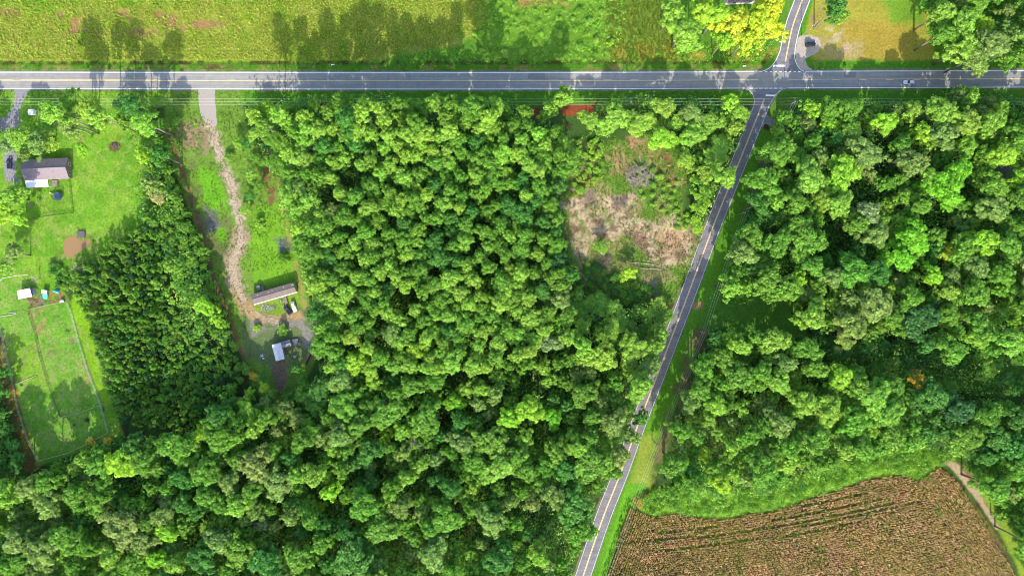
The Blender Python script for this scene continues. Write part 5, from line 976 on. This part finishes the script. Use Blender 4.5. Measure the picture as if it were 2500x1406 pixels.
# ------------------------------------------------------------------ poles, wires, lights, signs
def pole(label, bx, by, h_, arm_rot, xarm=True, group='utility poles'):
    w = P(bx, by, 0); t_ = tag(empty('utility_pole', (w.x, w.y, 0), math.radians(arm_rot)), label, 'utility pole', group)
    m = MB(); m.tube([(0, 0, -.2), (0, 0, h_)], [.19, .12], 10); m.build('pole', M_WOOD, t_)
    if xarm:
        m = MB(); m.box((0, .16, h_ - .55), (2.9, .12, .14)); ca = m.build('crossarm', M_WOOD, t_)
        for x in (-1.3, 0, 1.3): m = MB(); m.tube([(x, .16, h_ - .48), (x, .16, h_ - .22)], [.07, .05], 8); m.build('insulator', M_WHITE, ca)
    m = MB(); m.tube([(.0, -.3, h_ - 2.0), (.0, -.3, h_ - 1.2)], .2, 10); m.build('transformer', M_STEEL, t_)
    return t_, h_
LN = ['left of the gravel drive', 'right of the gravel drive', 'beside the red bank of the central wood', 'near the clay bank left of the junction', 'just right of the road junction', 'near the right end of the main road']
mp_ = [(385, 'a'), (790, 'b'), (1160, 'c'), (1530, 'd'), (1915, 'e'), (2290, 'f')]
for (x, _), ln_ in zip(mp_, LN): pole(f'wooden utility pole with crossarm standing {ln_}', x, 265.5, 11.5, 90)
YP = P(0, 265.5, 0).y; attach = {}
def wire(label, pts, sag, group):
    q = []
    for a, b_ in zip(pts, pts[1:]):
        a, b_ = Vector(a), Vector(b_)
        for i in range(12): t = i / 12; q.append(a.lerp(b_, t) - Vector((0, 0, sag * 4 * t * (1 - t))))
    q.append(Vector(pts[-1])); o0 = q[0].copy(); m = MB(); m.tube([p - o0 for p in q], .018, 4); o_ = m.build("power_line", M_WIRE); o_.location = o0; tag(o_, label, 'power line', group)
wx = [P(x, 0, 0).x for x in (-400, 12, 385, 790, 1160, 1530, 1915, 2290, 2680)]
for i, dy in enumerate((1.3, 0, -1.3)): wire(f'{("northern", "middle", "southern")[i]} wire of the power line south of the main road', [(x, YP + dy, 11.28) for x in wx], .7, 'power lines along the main road')
sp = [(1915, 265.5, 11.5), (1799, 525, 11), (1702, 808, 11), (1592, 1072, 11), (1488, 1345, 11), (1440, 1500, 11)]
SN = ['', 'on the verge east of the side road by the sandy clearing', 'by the grassy gap east of the side road', 'on the verge of the lower side road', 'at the corner of the brown field']
for (x, y, z), n_ in list(zip(sp, SN))[1:4]: pole(f'wooden utility pole {n_}', x, y, 11, 20)
for i, d in enumerate((-1.2, 0, 1.2)):
    wire(f'{("western", "middle", "eastern")[i]} wire of the power line beside the side road', [P(x, y, 0) + Vector((d, d * .36, z - .25)) for x, y, z in sp], .8, 'power lines along the side road')
t_, _ = pole('tall leaning utility pole beside the north road above the parked suv', 1956, 89, 13.5, 40); t_.rotation_euler = (0, 0, math.radians(40))
w = P(1873, 115, 0); t_ = tag(empty('street_lamp', (w.x, w.y, 0), math.radians(-25)), 'grey street lamp with a long arm over the west edge of the north road', 'street lamp')
m = MB(); m.tube([(0, 0, 0), (0, 0, 8)], [.12, .07], 8); m.build('pole', M_STEEL, t_); m = MB(); m.tube([(0, 0, 7.8), (.8, 0, 8.5), (2.2, 0, 8.6)], .05, 6); ar = m.build('arm', M_STEEL, t_); m = MB(); m.box((2.5, 0, 8.57), (.8, .34, .16)); m.build('lamp_head', M_WHITE, ar)
w = P(1831.5, 424.5, .7); t_ = tag(empty('road_sign', (w.x, w.y, 0), math.radians(-20)), 'bright orange diamond road-work sign standing on the side road verge', 'sign')
m = MB(); m.add([(0, 0, .3), (.62, -.1, .95), (0, -.2, 1.55), (-.62, -.1, .95), (0, .02, .3), (.62, -.08, .95), (0, -.18, 1.55), (-.62, -.08, .95)], [(0, 1, 2, 3), (7, 6, 5, 4), (0, 4, 5, 1), (1, 5, 6, 2), (2, 6, 7, 3), (3, 7, 4, 0)]); m.build('panel', plain('orange_panel', (.9, .22, .03), .5, .05), t_); m = MB(); [m.tube([(0, -.05, .4), (a * .6, b_ * .6, 0)], .02, 4) for a in (-1, 1) for b_ in (-1, 1)]; m.build('stand', M_STEEL, t_); m = MB(); m.box((.1, .5, .04), (1.1, .8, .05)); m.build('base_mat', plain('orange_base', (.85, .25, .05), .6, .1), t_)
for px, py, a, lb in ((1817, 162, 5, 'pale concrete culvert end in the verge just left of the north road'), (813, 159, 0, 'small pale concrete culvert end in the verge of the long field'), (1881, 139, 10, 'tiny pale marker slab on the west bank of the north road')):
    w = P(px, py, 0); t_ = tag(empty('culvert_end', (w.x, w.y, 0), math.radians(a)), lb, 'culvert'); s_ = .6 if px == 1881 else 1
    m = MB(); m.box((0, 0, .14 * s_), (1.5 * s_, .5 * s_, .28 * s_)); m.build('slab', plain('pale_concrete', (.62, .60, .56), .9, .1), t_, bevel=.03); m = MB(); m.tube([(0, -.3 * s_, .12 * s_), (0, .26 * s_ - .6 * s_, .12 * s_)], .11 * s_, 10); m.build('pipe', M_DARK, t_)

# ------------------------------------------------------------------ wood heaps, debris, dead trees
def sticks(name, label, cat, px, py, rx, ry, n, seed, mat, Ls=(1.5, 5), rad=(.05, .14), rot=None, hgt_=1.8, cols=None):
    w = P(px, py, .6); t_ = tag(empty(name, (w.x, w.y, 0)), label, cat); r = random.Random(seed); hv = [MB(), MB()]
    for i in range(n):
        a = r.uniform(0, 6.28); q = math.sqrt(r.random()); cx, cy = rx * q * math.cos(a), ry * q * math.sin(a); zz = .1 + hgt_ * (1 - q * q) * r.uniform(.3, 1)
        th = r.uniform(0, 6.28) if rot is None else math.radians(rot) + r.gauss(0, .09); Ln = r.uniform(*Ls); d = Vector((math.cos(th), math.sin(th), r.uniform(-.25, .25) if rot is None else r.uniform(-.03, .03))) * Ln / 2
        c_ = Vector((cx, cy, zz)); rd = r.uniform(*rad); a_ = c_ - d; b_ = c_ + d; a_.z = max(a_.z, rd); b_.z = max(b_.z, rd)
        mid = c_ + Vector((r.uniform(-.2, .2), r.uniform(-.2, .2), .1)) * (1 if rot is None else .1)
        hv[i % 2].tube([a_, mid, b_], [rd, rd * .85, rd * .5], 5)
    hv[0].build('log' if rot is not None else 'branch', mat[0], t_); hv[1].build('log' if rot is not None else 'branch', mat[1], t_)
    return t_
M_GREYW = plain('grey_bleached_wood', (.34, .28, .25), .9, .15, 4); M_DKW = plain('charred_wood', (.10, .075, .08), .9, .2, 4); M_LOG = plain('orange_brown_log', (.48, .26, .13), .85, .2, 3)
sticks('brush_pile', 'big heap of grey bleached branches at the top of the sandy clearing', 'brush pile', 1562, 428, 6.2, 5.0, 150, 3, (M_GREYW, M_WOOD), (2, 6), (.05, .15))
sticks('brush_pile', 'smaller dark charred heap of branches in the lower clearing', 'brush pile', 1474, 640, 4.0, 4.2, 80, 4, (M_DKW, M_WOOD), (1.5, 5), (.04, .12))
sticks('log_stack', 'stack of orange-brown logs lying slantwise beside the shed yard', 'log stack', 755, 872, 1.3, 1.5, 26, 5, (M_LOG, M_DKW), (3.6, 5.8), (.1, .17), rot=58, hgt_=1.0)
sticks('brush_pile', 'low round heap of brown prunings on the big lawn', 'brush pile', 281, 357, 2.0, 1.6, 60, 6, (M_WOOD, M_DKW), (.8, 2.0), (.03, .07), hgt_=.7)
sticks('brush_pile', 'small pale heap of trimmings under the trees west of the fenced lawn', 'brush pile', 73, 501, 1.0, 1.0, 30, 7, (M_DEAD, M_WOOD), (.6, 1.4), (.03, .06), hgt_=.6)
sticks('rubble_heap', 'round heap of white rubble left of the white-roofed shed', 'rubble', 640, 871, 1.1, 1.2, 34, 8, (M_WHITE, M_DARK), (.3, .7), (.1, .18), hgt_=.5)
sticks('rubble_heap', 'little cluster of white rubble right of the white-roofed shed', 'rubble', 720, 870, .8, .8, 10, 9, (M_WHITE, M_WHITE), (.3, .6), (.08, .15), hgt_=.4)
sticks('junk_heap', 'scattered pale junk on the grass in front of the mobile home', 'junk', 650, 752, 3.4, 1.7, 44, 10, (plain('faded_plastic', (.45, .58, .55), .6, .2, 5), M_DEAD), (.3, 1.1), (.06, .16), hgt_=.3)
sticks('junk_heap', 'small tangle of pale odds and ends beside the mobile home steps', 'junk', 687, 733, 1.2, 1.2, 24, 11, (plain('faded_grey_plastic', (.6, .62, .6), .6, .2, 5), M_DKW), (.3, .9), (.05, .13), hgt_=.4)
for i, (x0, y0, x1, y1, lb) in enumerate(((1532, 640, 1626, 652, 'long pale fallen pole, upper of the pair across the lower clearing'), (1560, 655, 1625, 661, 'long pale fallen pole, lower of the pair across the lower clearing'), (108, 317, 132, 331, 'pale fallen trunk lying at the tree edge of the big lawn'), (1432, 402, 1422, 426, 'slender pale stick leaning in the weeds west of the big brush pile'), (1535, 608, 1552, 632, 'pale bleached pole lying in the rutted middle of the clearing'), (1560, 380, 1567, 412, 'dead forked trunk reaching up to the big brush pile'))):
    a, b_ = P(x0, y0, .3), P(x1, y1, .3)
    if i == 2: a, b_ = P(185 + 0, 316, .3), P(224, 331, .3)
    t_ = tag(empty('fallen_trunk', (a.x, a.y, 0)), lb, 'fallen trunk'); d = b_ - a; m = MB(); m.tube([(0, 0, .3), tuple(d * .5 + Vector((.2, .3, .35))), (d.x, d.y, .2)], [.11, .09, .05], 6); tr = m.build('stem', M_DEAD, t_); m = MB(); m.tube([tuple(d * .5 + Vector((.2, .3, .35))), tuple(d * .7 + Vector((.9, .5, .6)))], [.08, .03], 5); m.build('branch', M_GREYW, tr)
def bare_tree(label, px, py, h_, seed, zc=.7, tan=False):
    w = P(px, py, h_ * zc); t_ = tag(empty('dead_tree', (w.x, w.y, 0)), label, 'dead tree', 'dead trees'); r = random.Random(seed); m = MB(); top = Vector((r.uniform(-.6, .6), r.uniform(-.6, .6), h_)); m.tube([(0, 0, -.1), tuple(top * .5), tuple(top)], [.22, .14, .03], 7); m.build('trunk', M_GREYW, t_)
    m = MB()
    for i in range(22):
        t = r.uniform(.4, .97); p = top * t; a = r.uniform(0, 6.28); l = (1.15 - t) * h_ * .42 + .4; q = p + Vector((math.cos(a) * l, math.sin(a) * l, l * .5)); m.tube([p, q], [.07 * (1.2 - t), .015], 4)
        for k in range(3): u = p.lerp(q, r.uniform(.4, .95)); b2 = a + r.uniform(-1.1, 1.1); m.tube([u, u + Vector((math.cos(b2), math.sin(b2), .5)) * l * .35], [.025, .008], 3)
    m.build('crown', M_DEAD if tan else M_GREYW, t_)
bare_tree('tan leafless tree behind the white field shelter', 86, 682, 5, 1, .6, True); bare_tree('pale leafless tree at the north tip of the young plantation', 182, 655, 8, 2, .8, True); bare_tree('grey leafless tree on the verge top east of the side road', 1862, 392, 7, 3); bare_tree('thin grey dead tree in the wood below the paddocks', 160, 1160, 16, 4); bare_tree('grey dead tree in the left part of the southern wood', 400, 1205, 19, 5); bare_tree('grey dead tree poking through the middle southern wood', 1015, 1082, 19, 6); bare_tree('pale dead tree in the lower wood near the side road', 1368, 1130, 18, 7)

# ------------------------------------------------------------------ loose ground detail
def stones(name, label, pts_fn, n, seed, cols, sz):
    rng = np.random.default_rng(seed); X, Y = pts_fn(rng, n); n = len(X); r = rng.uniform(*sz, n); V = []; 
    base = np.array([[1, 0, 0], [0, 1, 0], [-1, 0, 0], [0, -1, 0], [0, 0, .7], [0, 0, -.4]], float); tri = np.array([[0, 1, 4], [1, 2, 4], [2, 3, 4], [3, 0, 4], [1, 0, 5], [2, 1, 5], [3, 2, 5], [0, 3, 5]])
    v = base[None] * r[:, None, None] * rng.uniform(.6, 1.3, (n, 6, 1)); a = rng.uniform(0, 6.28, n); c, s_ = np.cos(a)[:, None], np.sin(a)[:, None]
    vx = v[..., 0] * c - v[..., 1] * s_ + ((X - 1250) / S)[:, None]; vy = v[..., 0] * s_ + v[..., 1] * c + ((703 - Y) / S)[:, None]
    v = np.stack([vx, vy, v[..., 2] + .03], -1).reshape(-1, 3); f = (tri[None] + (np.arange(n) * 6)[:, None, None]).reshape(-1, 3)
    m, nt, N, L, b = new_mat(name + '_stone'); at = N.new('ShaderNodeAttribute'); at.attribute_name = 'tint'; L.new(at.outputs['Color'], b.inputs['Base Color']); b.inputs['Roughness'].default_value = .9
    me = mesh_np(name, v, f, [m]); T = np.array([lin(q) * .5 for q in cols])[rng.integers(len(cols), size=n)] * rng.uniform(.75, 1.2, (n, 1)); vcol(me, 'tint', np.repeat(T, 6, 0)); tag(link(name, me), label, 'stones', kind='stuff')
def along(rng, n):
    t = np.array(resample(TRACK, 3)); i = rng.integers(len(t), size=n); w_ = np.where((t[i, 1] > 590) & (t[i, 1] < 770), 12, 6); return t[i, 0] + rng.normal(0, 1, n) * w_, t[i, 1] + rng.normal(0, 1, n) * w_
stones('track_stones', 'pale stones and clods scattered along the sandy track', along, 1700, 5, [(240, 226, 204), (226, 204, 176), (206, 182, 154), (160, 134, 108)], (.1, .3))
def inside(poly):
    def fn(rng, n):
        xs = [p[0] for p in poly]; ys = [p[1] for p in poly]; X = rng.uniform(min(xs), max(xs), n); Y = rng.uniform(min(ys), max(ys), n); k = sdist(X, Y, poly) > 4; return X[k], Y[k]
    return fn
stones('clearing_clods', 'clods and stumps scattered over the sandy clearing', inside(CLEAR), 1500, 6, [(232, 208, 170), (200, 164, 130), (130, 104, 84), (100, 80, 68)], (.1, .38))
stones('yard_stones', 'loose grey stones on the shaded shed yard', inside([(610, 770), (700, 776), (768, 785), (768, 850), (720, 890), (640, 890), (612, 830)]), 500, 7, [(190, 184, 176), (150, 144, 138)], (.08, .3))
offroad = lambda x, y, r: (polyline_dist(x, y, SIDE) > 24) & (sdist(x, y, [(45, 380), (185, 380), (185, 460), (45, 460)]) < 0) & (sdist(x, y, [(150, 560), (226, 560), (226, 632), (150, 632)]) < 0)
mass_obj('lawn_tufts', tufts(LAWN, .45, 81, .14, .14, [(120, 178, 46), (140, 190, 52), (160, 196, 70), (104, 160, 44)], nb=4, keep=offroad, tilt=.9), 'small grass tufts over the left lawns and paddocks', 'grass')
mass_obj('dry_stubble', tufts(CLEAR, 1.6, 82, .3, .09, [(216, 190, 146), (190, 156, 116), (150, 120, 92), (140, 164, 70)], nb=4, keep=lambda x, y, r: fbm(x, y, 26, 83, 4) > .44, tilt=1.1), 'dry straw and stubble lying over the sandy clearing', 'stubble')
mass_obj('clearing_grass', tufts([(1380, 380), (1500, 340), (1640, 350), (1680, 420), (1660, 520), (1720, 560), (1690, 660), (1640, 740), (1440, 740), (1400, 660), (1370, 520)], 1.6, 84, .4, .13, [(128, 176, 54), (150, 188, 66), (112, 160, 52), (184, 180, 100)], nb=4, keep=lambda x, y, r: (sdist(x, y, CLEAR) < 3) | (fbm(x, y, 24, 85, 4) > .6), tilt=.8), 'rough grass round and between the bare patches of the clearing', 'grass')
mass_obj('track_grass', tufts([(405, 225), (590, 225), (600, 300), (640, 380), (700, 470), (720, 560), (740, 660), (612, 690), (600, 760), (610, 930), (560, 760), (500, 620), (450, 480), (400, 330)], 1.2, 86, .3, .13, [(128, 176, 54), (150, 188, 66), (112, 160, 52), (176, 176, 96)], nb=4, keep=lambda x, y, r: (polyline_dist(x, y, TRACK) > 7) & (sdist(x, y, [(482, 215), (528, 215), (532, 322), (505, 318)]) < 0) & (fbm(x, y, 24, 87, 4) > .42), tilt=.8), 'patchy grass on both sides of the sandy track', 'grass')
for sgn, nm_ in ((-1, 'northern'), (1, 'southern')):
    A_ = [(x, yat(MAIN, x) + sgn * 24.5) for x in (-60, 600, 1200, 1800 if sgn > 0 else 1840)]; B_ = [(x, yat(MAIN, x) + sgn * 46) for x in (1800, 1200, 600, -60)]
    mass_obj('verge_tufts', tufts(A_ + B_, 1.6, 88 + sgn, .25, .12, [(112, 166, 46), (134, 180, 56), (96, 148, 44), (168, 172, 84)], nb=4, tilt=.9, keep=lambda x, y, r: (sdist(x, y, [(482, 215), (528, 215), (532, 322), (505, 318)]) < 0) & (sdist(x, y, [(28, 215), (82, 215), (60, 260), (25, 260)]) < 0) & (r.random(x.shape) < .8)), f'grass tufts along the {nm_} verge of the main road', 'grass')
